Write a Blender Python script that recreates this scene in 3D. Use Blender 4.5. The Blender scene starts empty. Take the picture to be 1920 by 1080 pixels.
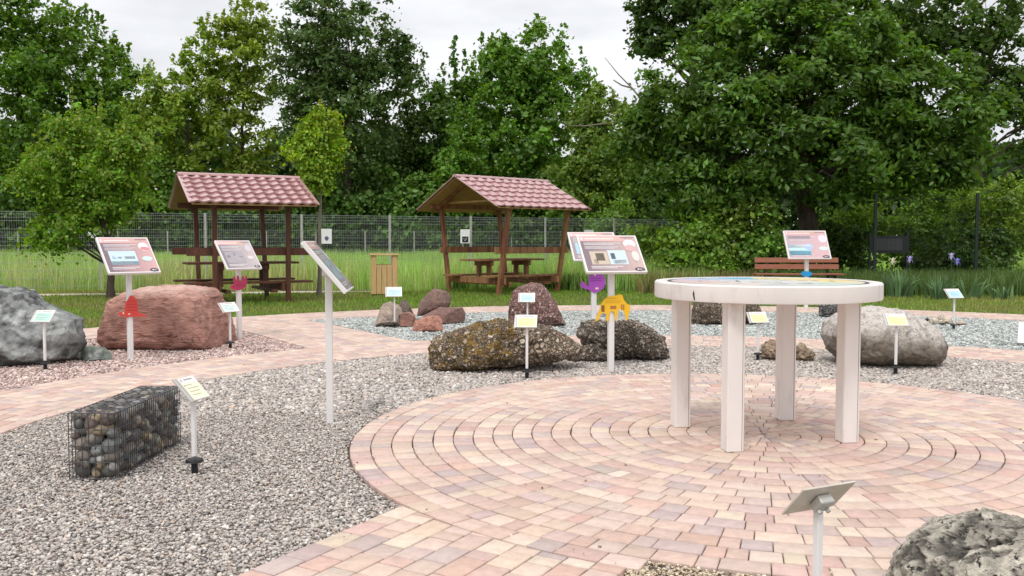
import bpy, bmesh, math, random
import numpy as np
from mathutils import Vector, Matrix

rng = np.random.default_rng(7)
random.seed(7)
scene = bpy.context.scene
col = scene.collection
R = math.radians

# ------------------------------------------------------------------ camera
FPX, PITCH, CAMH = 1660.4, 0.0524, 1.2
cam_d = bpy.data.cameras.new("camera")
cam_d.sensor_width = 36.0
cam_d.lens = FPX / 1920 * 36.0
cam_d.clip_start = 0.05
cam_d.clip_end = 2000
cam = bpy.data.objects.new("camera", cam_d)
cam.location = (0, 0, CAMH)
cam.rotation_euler = (math.pi / 2 - PITCH, 0, 0)
col.objects.link(cam)
scene.camera = cam

# ------------------------------------------------------------------ sky, sun, exposure
SUN_EL, SUN_AZ = R(58), R(200)          # azimuth of the sun measured like sun_rotation
w = bpy.data.worlds.new("World")
scene.world = w
w.use_nodes = True
nt = w.node_tree
nt.nodes.clear()
N = nt.nodes.new
L = nt.links.new
out = N('ShaderNodeOutputWorld')
bg = N('ShaderNodeBackground')
bg.inputs['Strength'].default_value = 0.1
sky = N('ShaderNodeTexSky')
sky.sky_type = 'NISHITA'
sky.sun_disc = False
sky.sun_elevation = SUN_EL
sky.sun_rotation = SUN_AZ
tc = N('ShaderNodeTexCoord')
sep = N('ShaderNodeSeparateXYZ')
L(tc.outputs['Generated'], sep.inputs[0])
# overcast brightness rises towards the zenith
ramp = N('ShaderNodeValToRGB')
ramp.color_ramp.elements[0].position = 0.0
ramp.color_ramp.elements[0].color = (9.2, 9.25, 9.5, 1)
ramp.color_ramp.elements[1].position = 0.75
ramp.color_ramp.elements[1].color = (15.5, 15.5, 15.6, 1)
e = ramp.color_ramp.elements.new(0.25)
e.color = (10.0, 10.05, 10.3, 1)
L(sep.outputs['Z'], ramp.inputs[0])
mapn = N('ShaderNodeMapping')
mapn.inputs['Scale'].default_value = (1.0, 1.0, 3.2)
L(tc.outputs['Generated'], mapn.inputs[0])
cl = N('ShaderNodeTexNoise')
cl.inputs['Scale'].default_value = 2.6
cl.inputs['Detail'].default_value = 6
cl.inputs['Roughness'].default_value = 0.55
L(mapn.outputs[0], cl.inputs['Vector'])
cr = N('ShaderNodeMapRange')
cr.inputs['From Min'].default_value = 0.32
cr.inputs['From Max'].default_value = 0.68
cr.inputs['To Min'].default_value = 0.70
cr.inputs['To Max'].default_value = 1.12
L(cl.outputs['Fac'], cr.inputs['Value'])
mul = N('ShaderNodeMixRGB')
mul.blend_type = 'MULTIPLY'
mul.inputs['Fac'].default_value = 1
L(ramp.outputs['Color'], mul.inputs['Color1'])
L(cr.outputs[0], mul.inputs['Color2'])
mix = N('ShaderNodeMixRGB')
mix.inputs['Fac'].default_value = 0.90
L(sky.outputs[0], mix.inputs['Color1'])
L(mul.outputs[0], mix.inputs['Color2'])
L(mix.outputs[0], bg.inputs['Color'])
L(bg.outputs[0], out.inputs[0])

sun_d = bpy.data.lights.new("sun", 'SUN')
sun_d.energy = 1.5
sun_d.angle = R(14)
sun_d.color = (1.0, 0.96, 0.9)
sun = bpy.data.objects.new("sun", sun_d)
# Nishita: rotation 0 = +Y, clockwise seen from above
sd = Vector((math.sin(SUN_AZ) * math.cos(SUN_EL), math.cos(SUN_AZ) * math.cos(SUN_EL), math.sin(SUN_EL)))
sun.rotation_euler = sd.to_track_quat('Z', 'Y').to_euler()
col.objects.link(sun)

scene.view_settings.view_transform = 'Standard'
scene.view_settings.look = 'None'
scene.view_settings.exposure = 0.12
scene.view_settings.gamma = 1.0
scene.view_settings.use_curve_mapping = False
scene.render.engine = 'CYCLES'
scene.cycles.max_bounces = 8
scene.cycles.transparent_max_bounces = 8

# ------------------------------------------------------------------ survey helpers
CP, SP = math.cos(PITCH), math.sin(PITCH)


def G(u, v, z=0.0):
    """ground (or height z) point seen at photo position u,v"""
    a = (u - 960) / FPX
    b = -(v - 540) / FPX
    D = np.array([a, CP + b * SP, -SP + b * CP])
    t = (z - CAMH) / D[2]
    return D * t + np.array([0, 0, CAMH])


def AT(u, v, Y):
    """point seen at u,v on the plane y = Y"""
    a = (u - 960) / FPX
    b = -(v - 540) / FPX
    D = np.array([a, CP + b * SP, -SP + b * CP])
    return D * (Y / D[1]) + np.array([0, 0, CAMH])


CX, CY, RC = 1.569, 5.479, 2.544        # centre and radius of the round paving
RW = 0.1221                              # ring width
RA, RB = 4.78, 5.88                      # inner ring path
BX, BY, BR = 2.28, 7.10, 9.65            # outer path, outer edge
BRI = BR - RW * 10


def vnoise(P, seed=0):
    P = np.asarray(P, dtype=np.float64)
    i = np.floor(P).astype(np.int64)
    f = P - i
    f = f * f * (3 - 2 * f)
    def h(x, y, z):
        n = (x * 374761393 + y * 668265263 + z * 2147483647 + seed * 1274126177) & 0xFFFFFFFF
        n = ((n ^ (n >> 13)) * 1274126177) & 0xFFFFFFFF
        n = n ^ (n >> 16)
        return (n & 0xFFFF) / 32767.5 - 1
    r = 0
    for dx in (0, 1):
        for dy in (0, 1):
            for dz in (0, 1):
                wgt = (f[:, 0] if dx else 1 - f[:, 0]) * (f[:, 1] if dy else 1 - f[:, 1]) * (f[:, 2] if dz else 1 - f[:, 2])
                r = r + wgt * h(i[:, 0] + dx, i[:, 1] + dy, i[:, 2] + dz)
    return r


def fbm(P, octv=4, seed=0, gain=0.5):
    r, a, s = 0, 1.0, 1.0
    P = np.asarray(P)
    for k in range(octv):
        r = r + a * vnoise(P * s + 17.3 * k, seed + k)
        a *= gain
        s *= 2.03
    return r

# ------------------------------------------------------------------ object helpers


def tag(o, label=None, cat=None, group=None, kind=None):
    if label: o['label'] = label
    if cat: o['category'] = cat
    if group: o['group'] = group
    if kind: o['kind'] = kind
    return o


def empty(name, loc, rz=0.0, label=None, cat=None, group=None):
    o = bpy.data.objects.new(name, None)
    o.location = [float(x) for x in loc]
    o.rotation_euler = (0, 0, rz)
    o.empty_display_size = 0.1
    col.objects.link(o)
    return tag(o, label, cat, group)


def link(name, me, parent=None):
    o = bpy.data.objects.new(name, me)
    col.objects.link(o)
    if parent is not None: o.parent = parent
    return o


def fast_mesh(name, V, faces, mat, fcol=None, vcol=None, smooth=False):
    """faces: list of int arrays (n,k)"""
    me = bpy.data.meshes.new(name)
    V = np.ascontiguousarray(V, dtype=np.float32)
    me.vertices.add(len(V))
    me.vertices.foreach_set('co', V.ravel())
    faces = [np.asarray(f, dtype=np.int32) for f in faces if len(f)]
    loops = np.concatenate([f.ravel() for f in faces])
    tot = np.concatenate([np.full(len(f), f.shape[1], dtype=np.int32) for f in faces])
    start = np.concatenate([[0], np.cumsum(tot)[:-1]]).astype(np.int32)
    me.loops.add(len(loops))
    me.loops.foreach_set('vertex_index', loops)
    me.polygons.add(len(tot))
    me.polygons.foreach_set('loop_start', start)
    me.polygons.foreach_set('loop_total', tot)
    if smooth:
        me.polygons.foreach_set('use_smooth', np.ones(len(tot), dtype=bool))
    me.update(calc_edges=True)
    if fcol is not None:
        a = me.attributes.new('Col', 'FLOAT_COLOR', 'FACE')
        c = np.ones((len(tot), 4), dtype=np.float32)
        c[:, :3] = fcol
        a.data.foreach_set('color', c.ravel())
    if vcol is not None:
        a = me.attributes.new('Col', 'FLOAT_COLOR', 'POINT')
        c = np.ones((len(V), 4), dtype=np.float32)
        c[:, :3] = vcol
        a.data.foreach_set('color', c.ravel())
    if mat: me.materials.append(mat)
    return me


class MB:
    """collects boxes, tubes, prisms into one mesh, a colour per face"""
    def __init__(self):
        self.v, self.f, self.c = [], [], []

    def add(self, V, F, c=(1, 1, 1)):
        n = len(self.v)
        self.v += [tuple(float(x) for x in p) for p in V]
        for f in F:
            self.f.append([n + i for i in f])
            self.c.append(c)
        return self

    def box(self, c, s, rot=None, colr=(1, 1, 1), bev=0.0):
        x, y, z = s[0] / 2, s[1] / 2, s[2] / 2
        b = min(bev, x * .49, y * .49, z * .49)
        if b <= 0:
            V = [(sx * x, sy * y, sz * z) for sz in (-1, 1) for sy in (-1, 1) for sx in (-1, 1)]
            F = [(0, 2, 3, 1), (4, 5, 7, 6), (0, 1, 5, 4), (2, 6, 7, 3), (0, 4, 6, 2), (1, 3, 7, 5)]
        else:
            bm = bmesh.new()
            bmesh.ops.create_cube(bm, size=1)
            for vv in bm.verts: vv.co = Vector((vv.co.x * 2 * x, vv.co.y * 2 * y, vv.co.z * 2 * z))
            bmesh.ops.bevel(bm, geom=list(bm.edges), offset=b, segments=1, affect='EDGES')
            bm.verts.index_update()
            V = [tuple(vv.co) for vv in bm.verts]
            F = [[vv.index for vv in ff.verts] for ff in bm.faces]
            bm.free()
        M = rot if rot is not None else Matrix.Identity(3)
        V = [M @ Vector(p) + Vector(c) for p in V]
        return self.add(V, F, colr)

    def bar(self, a, b, wx, wy, colr=(1, 1, 1), up=(0, 0, 1), bev=0.0):
        a, b = Vector(a), Vector(b)
        d = (b - a)
        ln = d.length
        d.normalize()
        x = Vector(up).cross(d)
        if x.length < 1e-4: x = Vector((1, 0, 0))
        x.normalize()
        y = d.cross(x)
        M = Matrix((x, y, d)).transposed()
        return self.box((a + b) / 2, (wx, wy, ln), M, colr, bev)

    def tube(self, pts, rad, n=8, colr=(1, 1, 1), cap=True):
        pts = [Vector(p) for p in pts]
        if not hasattr(rad, '__len__'): rad = [rad] * len(pts)
        V, F = [], []
        ref = Vector((0.31, 0.95, 0.05))
        for i, p in enumerate(pts):
            d = (pts[min(i + 1, len(pts) - 1)] - pts[max(i - 1, 0)]).normalized()
            r0 = ref if abs(d.dot(ref)) < .9 else Vector((0, 0, 1))
            x = d.cross(r0).normalized()
            y = d.cross(x)
            for k in range(n):
                a = 2 * math.pi * k / n
                V.append(p + (x * math.cos(a) + y * math.sin(a)) * rad[i])
        for i in range(len(pts) - 1):
            for k in range(n):
                F.append((i * n + k, i * n + (k + 1) % n, (i + 1) * n + (k + 1) % n, (i + 1) * n + k))
        if cap:
            F.append(list(range(n))[::-1])
            F.append([(len(pts) - 1) * n + k for k in range(n)])
        return self.add(V, F, colr)

    def prism(self, poly, y0, y1, colr=(1, 1, 1)):
        """polygon in x,z extruded along y"""
        n = len(poly)
        area = sum(poly[i][0] * poly[(i + 1) % n][1] - poly[(i + 1) % n][0] * poly[i][1] for i in range(n))
        if area < 0: poly = poly[::-1]
        V = [(p[0], y0, p[1]) for p in poly] + [(p[0], y1, p[1]) for p in poly]
        F = [list(range(n)), list(range(2 * n - 1, n - 1, -1))]
        F += [(i + n, (i + 1) % n + n, (i + 1) % n, i) for i in range(n)]
        return self.add(V, F, colr)

    def build(self, name, mat, parent=None, smooth=False):
        me = bpy.data.meshes.new(name)
        me.from_pydata(self.v, [], self.f)
        a = me.attributes.new('Col', 'FLOAT_COLOR', 'FACE')
        c = np.ones((len(self.f), 4), dtype=np.float32)
        c[:, :3] = np.array(self.c)
        a.data.foreach_set('color', c.ravel())
        if smooth:
            me.polygons.foreach_set('use_smooth', np.ones(len(self.f), dtype=bool))
            me.set_sharp_from_angle(angle=R(35))
        me.materials.append(mat)
        me.update()
        return link(name, me, parent)

# ------------------------------------------------------------------ materials


def mat(name, c=(0.5, 0.5, 0.5), rough=0.6, var=0.15, scale=6.0, bump=0.0, bscale=40.0, attr=False,
        spec=0.4, metal=0.0, stretch=(1, 1, 1), c2=None, c2scale=3.0, c2lo=0.5, c2hi=0.6, objrand=0.0, bdist=0.01, coat=0.0):
    m = bpy.data.materials.new(name)
    m.use_nodes = True
    t = m.node_tree
    t.nodes.clear()
    n, l = t.nodes.new, t.links.new
    o = n('ShaderNodeOutputMaterial')
    p = n('ShaderNodeBsdfPrincipled')
    l(p.outputs[0], o.inputs[0])
    p.inputs['Roughness'].default_value = rough
    p.inputs['Specular IOR Level'].default_value = spec
    p.inputs['Metallic'].default_value = metal
    if coat:
        p.inputs['Coat Weight'].default_value = coat
        p.inputs['Coat Roughness'].default_value = 0.12
    tcn = n('ShaderNodeTexCoord')
    mp = n('ShaderNodeMapping')
    mp.inputs['Scale'].default_value = stretch
    l(tcn.outputs['Object'], mp.inputs[0])
    if attr:
        a = n('ShaderNodeAttribute')
        a.attribute_name = 'Col'
        base = a.outputs['Color']
    else:
        rgb = n('ShaderNodeRGB')
        rgb.outputs[0].default_value = (*c, 1)
        base = rgb.outputs[0]
    if c2 is not None:
        nz = n('ShaderNodeTexNoise')
        nz.inputs['Scale'].default_value = c2scale
        nz.inputs['Detail'].default_value = 5
        nz.inputs['Roughness'].default_value = 0.6
        l(mp.outputs[0], nz.inputs['Vector'])
        mr = n('ShaderNodeMapRange')
        mr.inputs['From Min'].default_value = c2lo
        mr.inputs['From Max'].default_value = c2hi
        l(nz.outputs['Fac'], mr.inputs['Value'])
        mx = n('ShaderNodeMixRGB')
        mx.inputs['Color2'].default_value = (*c2, 1)
        l(base, mx.inputs['Color1'])
        l(mr.outputs[0], mx.inputs['Fac'])
        base = mx.outputs[0]
    if var > 0:
        nz = n('ShaderNodeTexNoise')
        nz.inputs['Scale'].default_value = scale
        nz.inputs['Detail'].default_value = 8
        nz.inputs['Roughness'].default_value = 0.65
        l(mp.outputs[0], nz.inputs['Vector'])
        mr = n('ShaderNodeMapRange')
        mr.inputs['From Min'].default_value = 0.25
        mr.inputs['From Max'].default_value = 0.75
        mr.inputs['To Min'].default_value = 1 - var
        mr.inputs['To Max'].default_value = 1 + var
        l(nz.outputs['Fac'], mr.inputs['Value'])
        mx = n('ShaderNodeMixRGB')
        mx.blend_type = 'MULTIPLY'
        mx.inputs['Fac'].default_value = 1
        l(base, mx.inputs['Color1'])
        l(mr.outputs[0], mx.inputs['Color2'])
        base = mx.outputs[0]
    if objrand > 0:
        oi = n('ShaderNodeObjectInfo')
        hs = n('ShaderNodeHueSaturation')
        mr = n('ShaderNodeMapRange')
        mr.inputs['To Min'].default_value = 1 - objrand
        mr.inputs['To Max'].default_value = 1 + objrand
        l(oi.outputs['Random'], mr.inputs['Value'])
        l(mr.outputs[0], hs.inputs['Value'])
        l(base, hs.inputs['Color'])
        base = hs.outputs[0]
    l(base, p.inputs['Base Color'])
    if bump > 0:
        nb = n('ShaderNodeTexNoise')
        nb.inputs['Scale'].default_value = bscale
        nb.inputs['Detail'].default_value = 6
        nb.inputs['Roughness'].default_value = 0.6
        l(mp.outputs[0], nb.inputs['Vector'])
        bp = n('ShaderNodeBump')
        bp.inputs['Strength'].default_value = bump
        bp.inputs['Distance'].default_value = bdist
        l(nb.outputs['Fac'], bp.inputs['Height'])
        l(bp.outputs[0], p.inputs['Normal'])
    return m


def leafmat(name, trans=0.35, gloss=0.12, rough=0.45):
    m = bpy.data.materials.new(name)
    m.use_nodes = True
    t = m.node_tree
    t.nodes.clear()
    n, l = t.nodes.new, t.links.new
    o = n('ShaderNodeOutputMaterial')
    a = n('ShaderNodeAttribute')
    a.attribute_name = 'Col'
    d = n('ShaderNodeBsdfDiffuse')
    tr = n('ShaderNodeBsdfTranslucent')
    g = n('ShaderNodeBsdfGlossy')
    g.inputs['Roughness'].default_value = rough
    g.inputs['Color'].default_value = (0.5, 0.52, 0.5, 1)
    hs = n('ShaderNodeHueSaturation')
    hs.inputs['Hue'].default_value = 0.485
    hs.inputs['Saturation'].default_value = 1.1
    hs.inputs['Value'].default_value = 1.3
    l(a.outputs['Color'], hs.inputs['Color'])
    l(a.outputs['Color'], d.inputs['Color'])
    l(hs.outputs[0], tr.inputs['Color'])
    m1 = n('ShaderNodeMixShader')
    m1.inputs[0].default_value = trans
    l(d.outputs[0], m1.inputs[1])
    l(tr.outputs[0], m1.inputs[2])
    m2 = n('ShaderNodeMixShader')
    m2.inputs[0].default_value = gloss
    l(m1.outputs[0], m2.inputs[1])
    l(g.outputs[0], m2.inputs[2])
    l(m2.outputs[0], o.inputs[0])
    return m


M = {}
M['paver'] = mat('paver_concrete', attr=True, rough=0.85, var=0.16, scale=22, c2=(0.38, 0.30, 0.265), c2scale=1.6, c2lo=.52, c2hi=.95, bump=0.25, bscale=180, spec=0.25, bdist=0.002)
M['joint'] = mat('joint_sand', (0.12, 0.09, 0.07), rough=0.95, var=0.4, scale=30, c2=(.055, .06, .03), c2scale=2.2, c2lo=.5, c2hi=.62)
M['stone'] = mat('gravel_stone', attr=True, rough=0.8, var=0.18, scale=60, spec=0.25)
M['gravel_bed'] = mat('gravel_bed', (0.34, 0.305, 0.28), rough=0.95, var=0.5, scale=70, bump=0.8, bscale=120)
M['pink_bed'] = mat('pink_gravel_bed', (0.46, 0.35, 0.32), rough=0.95, var=0.4, scale=60, bump=0.8, bscale=120)
M['blue_bed'] = mat('blue_gravel_bed', (0.37, 0.385, 0.37), rough=0.95, var=0.35, scale=60, bump=0.8, bscale=120)
M['soil'] = mat('soil', (0.17, 0.23, 0.07), rough=1.0, var=0.5, scale=0.8, c2=(0.12, 0.10, 0.05), c2scale=0.5)
M['lawn_soil'] = mat('lawn_soil', (0.075, 0.115, 0.03), rough=1.0, var=0.35, scale=2.0, c2=(0.15, 0.14, 0.06), c2scale=0.7, c2lo=0.55, c2hi=0.75)
M['track'] = mat('track_sand', (0.50, 0.44, 0.34), rough=0.95, var=0.2, scale=6)
M['grass'] = leafmat('grass_blades', 0.42, 0.03, 0.5)
M['leaf'] = leafmat('leaves', 0.38, 0.045, 0.45)
M['bark'] = mat('bark', (0.075, 0.055, 0.042), rough=0.95, var=0.45, scale=9, bump=0.9, bscale=22, stretch=(1, 1, .25), bdist=0.03)
M['bark_pale'] = mat('bark_pale', (0.20, 0.17, 0.14), rough=0.95, var=0.5, scale=14, bump=0.7, bscale=30, stretch=(1, 1, .4), bdist=0.02)
M['white_metal'] = mat('white_coated_metal', (0.74, 0.72, 0.71), rough=0.4, var=0.04, scale=4, spec=0.5)
M['white_table'] = mat('white_painted_table', (0.76, 0.715, 0.69), rough=0.42, var=0.10, scale=2.2, spec=0.4, bump=0.08, bscale=40, c2=(.58, .52, .49), c2scale=7, c2lo=.60, c2hi=.78, stretch=(1, 1, .35))
M['print'] = mat('printed_panel', attr=True, rough=0.3, var=0.06, scale=18, spec=0.4)
M['steel'] = mat('galvanised_steel', (0.50, 0.49, 0.47), rough=0.42, var=0.12, scale=12, metal=0.35)
M['plate_back'] = mat('brushed_plate', (0.58, 0.53, 0.46), rough=0.4, var=0.15, scale=14, metal=0.25)
M['wire'] = mat('gabion_wire', (0.10, 0.10, 0.11), rough=0.4, var=0.2, scale=30, metal=0.5)
M['fence'] = mat('fence_wire', (0.33, 0.35, 0.35), rough=0.5, var=0.1, scale=5, metal=0.3)
M['fence_green'] = mat('green_coated_steel', (0.012, 0.02, 0.017), rough=0.5, var=0.2, scale=8)
M['black'] = mat('black_plastic', (0.012, 0.012, 0.013), rough=0.5, var=0.1)
M['wood_red'] = mat('stained_wood_red', (0.115, 0.038, 0.020), rough=0.6, var=0.4, scale=10, bump=0.3, bscale=25, stretch=(6, 6, .6), c2=(0.055, 0.022, 0.014), c2scale=1.2, c2lo=.45, c2hi=.7)
M['wood_brown'] = mat('stained_wood_brown', (0.29, 0.15, 0.065), rough=0.65, var=0.4, scale=10, bump=0.3, bscale=25, stretch=(6, 6, .6), c2=(0.19, 0.065, 0.035), c2scale=1.0, c2lo=.45, c2hi=.6)
M['wood_board'] = mat('roof_boards', (0.40, 0.235, 0.10), rough=0.7, var=0.35, scale=8, bump=0.2, bscale=30, stretch=(.5, 6, 6))
M['wood_pale'] = mat('pale_timber', (0.56, 0.37, 0.17), rough=0.7, var=0.25, scale=8, bump=0.2, bscale=30, stretch=(7, 7, .5))
M['wood_bench'] = mat('bench_timber', (0.27, 0.095, 0.055), rough=0.6, var=0.35, scale=8, stretch=(.5, 6, 6))
M['tile'] = mat('roof_tile_metal', (0.40, 0.205, 0.205), rough=0.35, var=0.10, scale=5, spec=0.6, coat=0.8)
M['cutout'] = mat('painted_cutout', attr=True, rough=0.4, var=0.05)
M['cobble'] = mat('river_cobble', attr=True, rough=0.7, var=0.3, scale=16, objrand=0.25)
M['rock_grey'] = mat('rock_grey', attr=True, rough=0.85, var=0.45, scale=12, bump=1.0, bscale=22, c2=(0.40, 0.42, 0.41), c2scale=3.5, c2lo=.56, c2hi=.68, bdist=0.02)
M['rock_red'] = mat('rock_red_sandstone', attr=True, rough=0.9, var=0.32, scale=9, bump=1.0, bscale=16, bdist=0.03, stretch=(1, 1, 3.6), c2=(.29, .13, .10), c2scale=5, c2lo=.56, c2hi=.68)
M['rock_brown'] = mat('rock_brown', attr=True, rough=0.9, var=0.4, scale=16, bump=1.0, bscale=32, bdist=0.022)
M['rock_conglo'] = mat('rock_conglomerate', attr=True, rough=0.88, var=0.25, scale=45, bump=0.5, bscale=90, bdist=0.006)


def pebblemat(name, pal, scale, matrix, small=2.3, bump=.012, distort=.25):
    """cemented pebbles: colour per cell, dark matrix between, attribute = tint, alpha = lichen"""
    m = mat(name, matrix, rough=.88, var=0, spec=.3)
    t = m.node_tree
    n, l = t.nodes.new, t.links.new
    p = [q for q in t.nodes if q.type == 'BSDF_PRINCIPLED'][0]
    tcn = [q for q in t.nodes if q.type == 'TEX_COORD'][0]
    nz = n('ShaderNodeTexNoise'); nz.inputs['Scale'].default_value = scale * .8; nz.inputs['Detail'].default_value = 3
    l(tcn.outputs['Object'], nz.inputs['Vector'])
    mxv = n('ShaderNodeMixRGB'); mxv.blend_type = 'ADD'; mxv.inputs[0].default_value = distort / scale * 3
    l(tcn.outputs['Object'], mxv.inputs[1]); l(nz.outputs['Color'], mxv.inputs[2])
    layers_ = []
    for k, sc in enumerate((scale, scale * small)):
        v1 = n('ShaderNodeTexVoronoi'); v1.inputs['Scale'].default_value = sc
        v2 = n('ShaderNodeTexVoronoi'); v2.feature = 'DISTANCE_TO_EDGE'; v2.inputs['Scale'].default_value = sc
        l(mxv.outputs[0], v1.inputs['Vector']); l(mxv.outputs[0], v2.inputs['Vector'])
        sp = n('ShaderNodeSeparateXYZ'); l(v1.outputs['Color'], sp.inputs[0])
        rp = n('ShaderNodeValToRGB'); rp.color_ramp.interpolation = 'CONSTANT'
        el = rp.color_ramp.elements
        el[0].position = 0; el[0].color = (*pal[0], 1)
        el[1].position = 1 / len(pal); el[1].color = (*pal[1], 1)
        for q in range(2, len(pal)):
            e_ = el.new(q / len(pal)); e_.color = (*pal[q], 1)
        l(sp.outputs[0], rp.inputs[0])
        ed = n('ShaderNodeMapRange'); ed.inputs['From Min'].default_value = .04; ed.inputs['From Max'].default_value = .16
        l(v2.outputs['Distance'], ed.inputs['Value'])
        mx = n('ShaderNodeMixRGB'); mx.inputs[1].default_value = (*matrix, 1)
        l(ed.outputs[0], mx.inputs[0]); l(rp.outputs[0], mx.inputs[2])
        layers_.append((mx.outputs[0], ed.outputs[0], sp.outputs[1]))
    gt = n('ShaderNodeMath'); gt.operation = 'GREATER_THAN'; gt.inputs[1].default_value = .45
    l(layers_[0][2], gt.inputs[0])
    mc = n('ShaderNodeMixRGB'); l(gt.outputs[0], mc.inputs[0]); l(layers_[1][0], mc.inputs[1]); l(layers_[0][0], mc.inputs[2])
    mh = n('ShaderNodeMixRGB'); l(gt.outputs[0], mh.inputs[0]); l(layers_[1][1], mh.inputs[1]); l(layers_[0][1], mh.inputs[2])
    fine = n('ShaderNodeTexNoise'); fine.inputs['Scale'].default_value = scale * 4; fine.inputs['Detail'].default_value = 6
    l(tcn.outputs['Object'], fine.inputs['Vector'])
    fr = n('ShaderNodeMapRange'); fr.inputs['From Min'].default_value = .3; fr.inputs['From Max'].default_value = .7; fr.inputs['To Min'].default_value = .62; fr.inputs['To Max'].default_value = 1.3
    l(fine.outputs['Fac'], fr.inputs['Value'])
    m1 = n('ShaderNodeMixRGB'); m1.blend_type = 'MULTIPLY'; m1.inputs[0].default_value = 1; l(mc.outputs[0], m1.inputs[1]); l(fr.outputs[0], m1.inputs[2])
    at = n('ShaderNodeAttribute'); at.attribute_name = 'Col'
    m2 = n('ShaderNodeMixRGB'); m2.blend_type = 'MULTIPLY'; m2.inputs[0].default_value = 1; l(m1.outputs[0], m2.inputs[1]); l(at.outputs['Color'], m2.inputs[2])
    lr = n('ShaderNodeValToRGB'); lr.color_ramp.elements[0].position = .35; lr.color_ramp.elements[0].color = (.085, .06, .022, 1); lr.color_ramp.elements[1].position = .7; lr.color_ramp.elements[1].color = (.36, .215, .04, 1)
    l(nz.outputs['Fac'], lr.inputs[0])
    inv = n('ShaderNodeMath'); inv.operation = 'SUBTRACT'; inv.inputs[0].default_value = 1; l(at.outputs['Alpha'], inv.inputs[1])
    m3 = n('ShaderNodeMixRGB'); l(inv.outputs[0], m3.inputs[0]); l(m2.outputs[0], m3.inputs[1]); l(lr.outputs[0], m3.inputs[2])
    l(m3.outputs[0], p.inputs['Base Color'])
    ah = n('ShaderNodeMath'); ah.operation = 'MULTIPLY_ADD'; ah.inputs[1].default_value = .5
    l(fine.outputs['Fac'], ah.inputs[0]); l(mh.outputs[0], ah.inputs[2])
    bp = n('ShaderNodeBump'); bp.inputs['Strength'].default_value = 1; bp.inputs['Distance'].default_value = bump
    l(ah.outputs[0], bp.inputs['Height']); l(bp.outputs[0], p.inputs['Normal'])
    return m


CONG = [(.31, .255, .20), (.23, .18, .14), (.42, .36, .30), (.16, .125, .10), (.52, .46, .40), (.27, .19, .14), (.19, .16, .13), (.36, .295, .23)]
GRAN = [(.36, .20, .18), (.24, .125, .11), (.50, .38, .34), (.15, .085, .075), (.30, .17, .15), (.42, .27, .24)]
DGREY = [(.25, .24, .23), (.12, .115, .11), (.38, .37, .36), (.07, .07, .07)]
M['rock_conglo'] = pebblemat('rock_conglomerate', CONG, 21, (.080, .066, .052))
M['rock_conglo_fine'] = pebblemat('rock_conglomerate_fine', CONG, 30, (.085, .07, .056), bump=.009)
M['rock_pink'] = pebblemat('rock_pink_granite', GRAN, 34, (.10, .06, .055), bump=.006)
M['rock_dark'] = pebblemat('rock_dark_speckled', DGREY, 30, (.07, .068, .066), bump=.006)
M['rock_granite'] = mat('rock_granite', attr=True, rough=0.85, var=0.3, scale=55, bump=0.8, bscale=50, bdist=0.014, c2=(.15, .13, .11), c2scale=55, c2lo=.54, c2hi=.66)
M['rock_trav'] = mat('rock_travertine', attr=True, rough=0.92, var=0.4, scale=45, bump=1.0, bscale=75, bdist=0.025, c2=(.045, .042, .04), c2scale=42, c2lo=.57, c2hi=.63)

# ------------------------------------------------------------------ ground sheets


def polar_sheet(name, cx, cy, r0, r1, a0, a1, z, m, label):
    n = max(12, int(abs(a1 - a0) / R(1.5)))
    th = np.linspace(a0, a1, n + 1)
    r0 = np.broadcast_to(r0, th.shape) if not callable(r0) else r0(th)
    r1 = np.broadcast_to(r1, th.shape) if not callable(r1) else r1(th)
    V = np.concatenate([np.stack([cx + r0 * np.cos(th), cy + r0 * np.sin(th), 0 * th + z], 1),
                        np.stack([cx + r1 * np.cos(th), cy + r1 * np.sin(th), 0 * th + z], 1)])
    i = np.arange(n)
    F = np.stack([i, i + n + 1, i + n + 2, i + 1], 1)
    if a1 < a0: F = F[:, ::-1]
    o = link(name, fast_mesh(name, V, [F], m))
    return tag(o, label, 'ground', kind='structure')


def ray_circle(th, cx, cy, bx, by, br):
    """distance from c along angle th to circle b"""
    dx, dy = cx - bx, cy - by
    b = dx * np.cos(th) + dy * np.sin(th)
    return -b + np.sqrt(b * b - (dx * dx + dy * dy - br * br))


gv = np.array([(-500, -500, -.06), (500, -500, -.06), (500, 900, -.06), (-500, 900, -.06)], float)
tag(link('ground', fast_mesh('ground', gv, [[(0, 1, 2, 3)]], M['soil'])), 'wide field of soil under the grass', 'ground', kind='structure')

TAU = 2 * math.pi
polar_sheet('paving_bed', CX, CY, 0.0, RC + .02, 0, TAU, -.022, M['joint'], 'dark joint sand under round paving')
polar_sheet('gravel_bed', CX, CY, RC + .02, RA - .005, 0, TAU, -.030, M['gravel_bed'], 'bed under grey gravel ring')
polar_sheet('inner_path_bed', CX, CY, RA - .005, RB + .005, 0, TAU, -.022, M['joint'], 'joint sand under the inner ring path')
ANG0 = R(123.5)
polar_sheet('pink_gravel_bed', CX, CY, RB + .005, lambda t: ray_circle(t, CX, CY, BX, BY, BRI), R(118), R(330), -.030, M['pink_bed'], 'bed of pink gravel')
polar_sheet('blue_gravel_bed', CX, CY, RB + .005, lambda t: ray_circle(t, CX, CY, BX, BY, BRI), R(-30), R(118), -.030, M['blue_bed'], 'bed of blue grey gravel')
polar_sheet('outer_path_bed', BX, BY, BRI - .0, BR + .02, 0, TAU, -.022, M['joint'], 'joint sand under the outer ring path')
# lawn: from the outer path to about y = 21.4


def lawn_r(th):
    s = np.sin(th)
    r = np.full(th.shape, 26.0)
    k = s > 0.05
    r[k] = np.minimum(26.0, (21.3 - BY) / s[k])
    return np.maximum(r, BR + .3)


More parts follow.
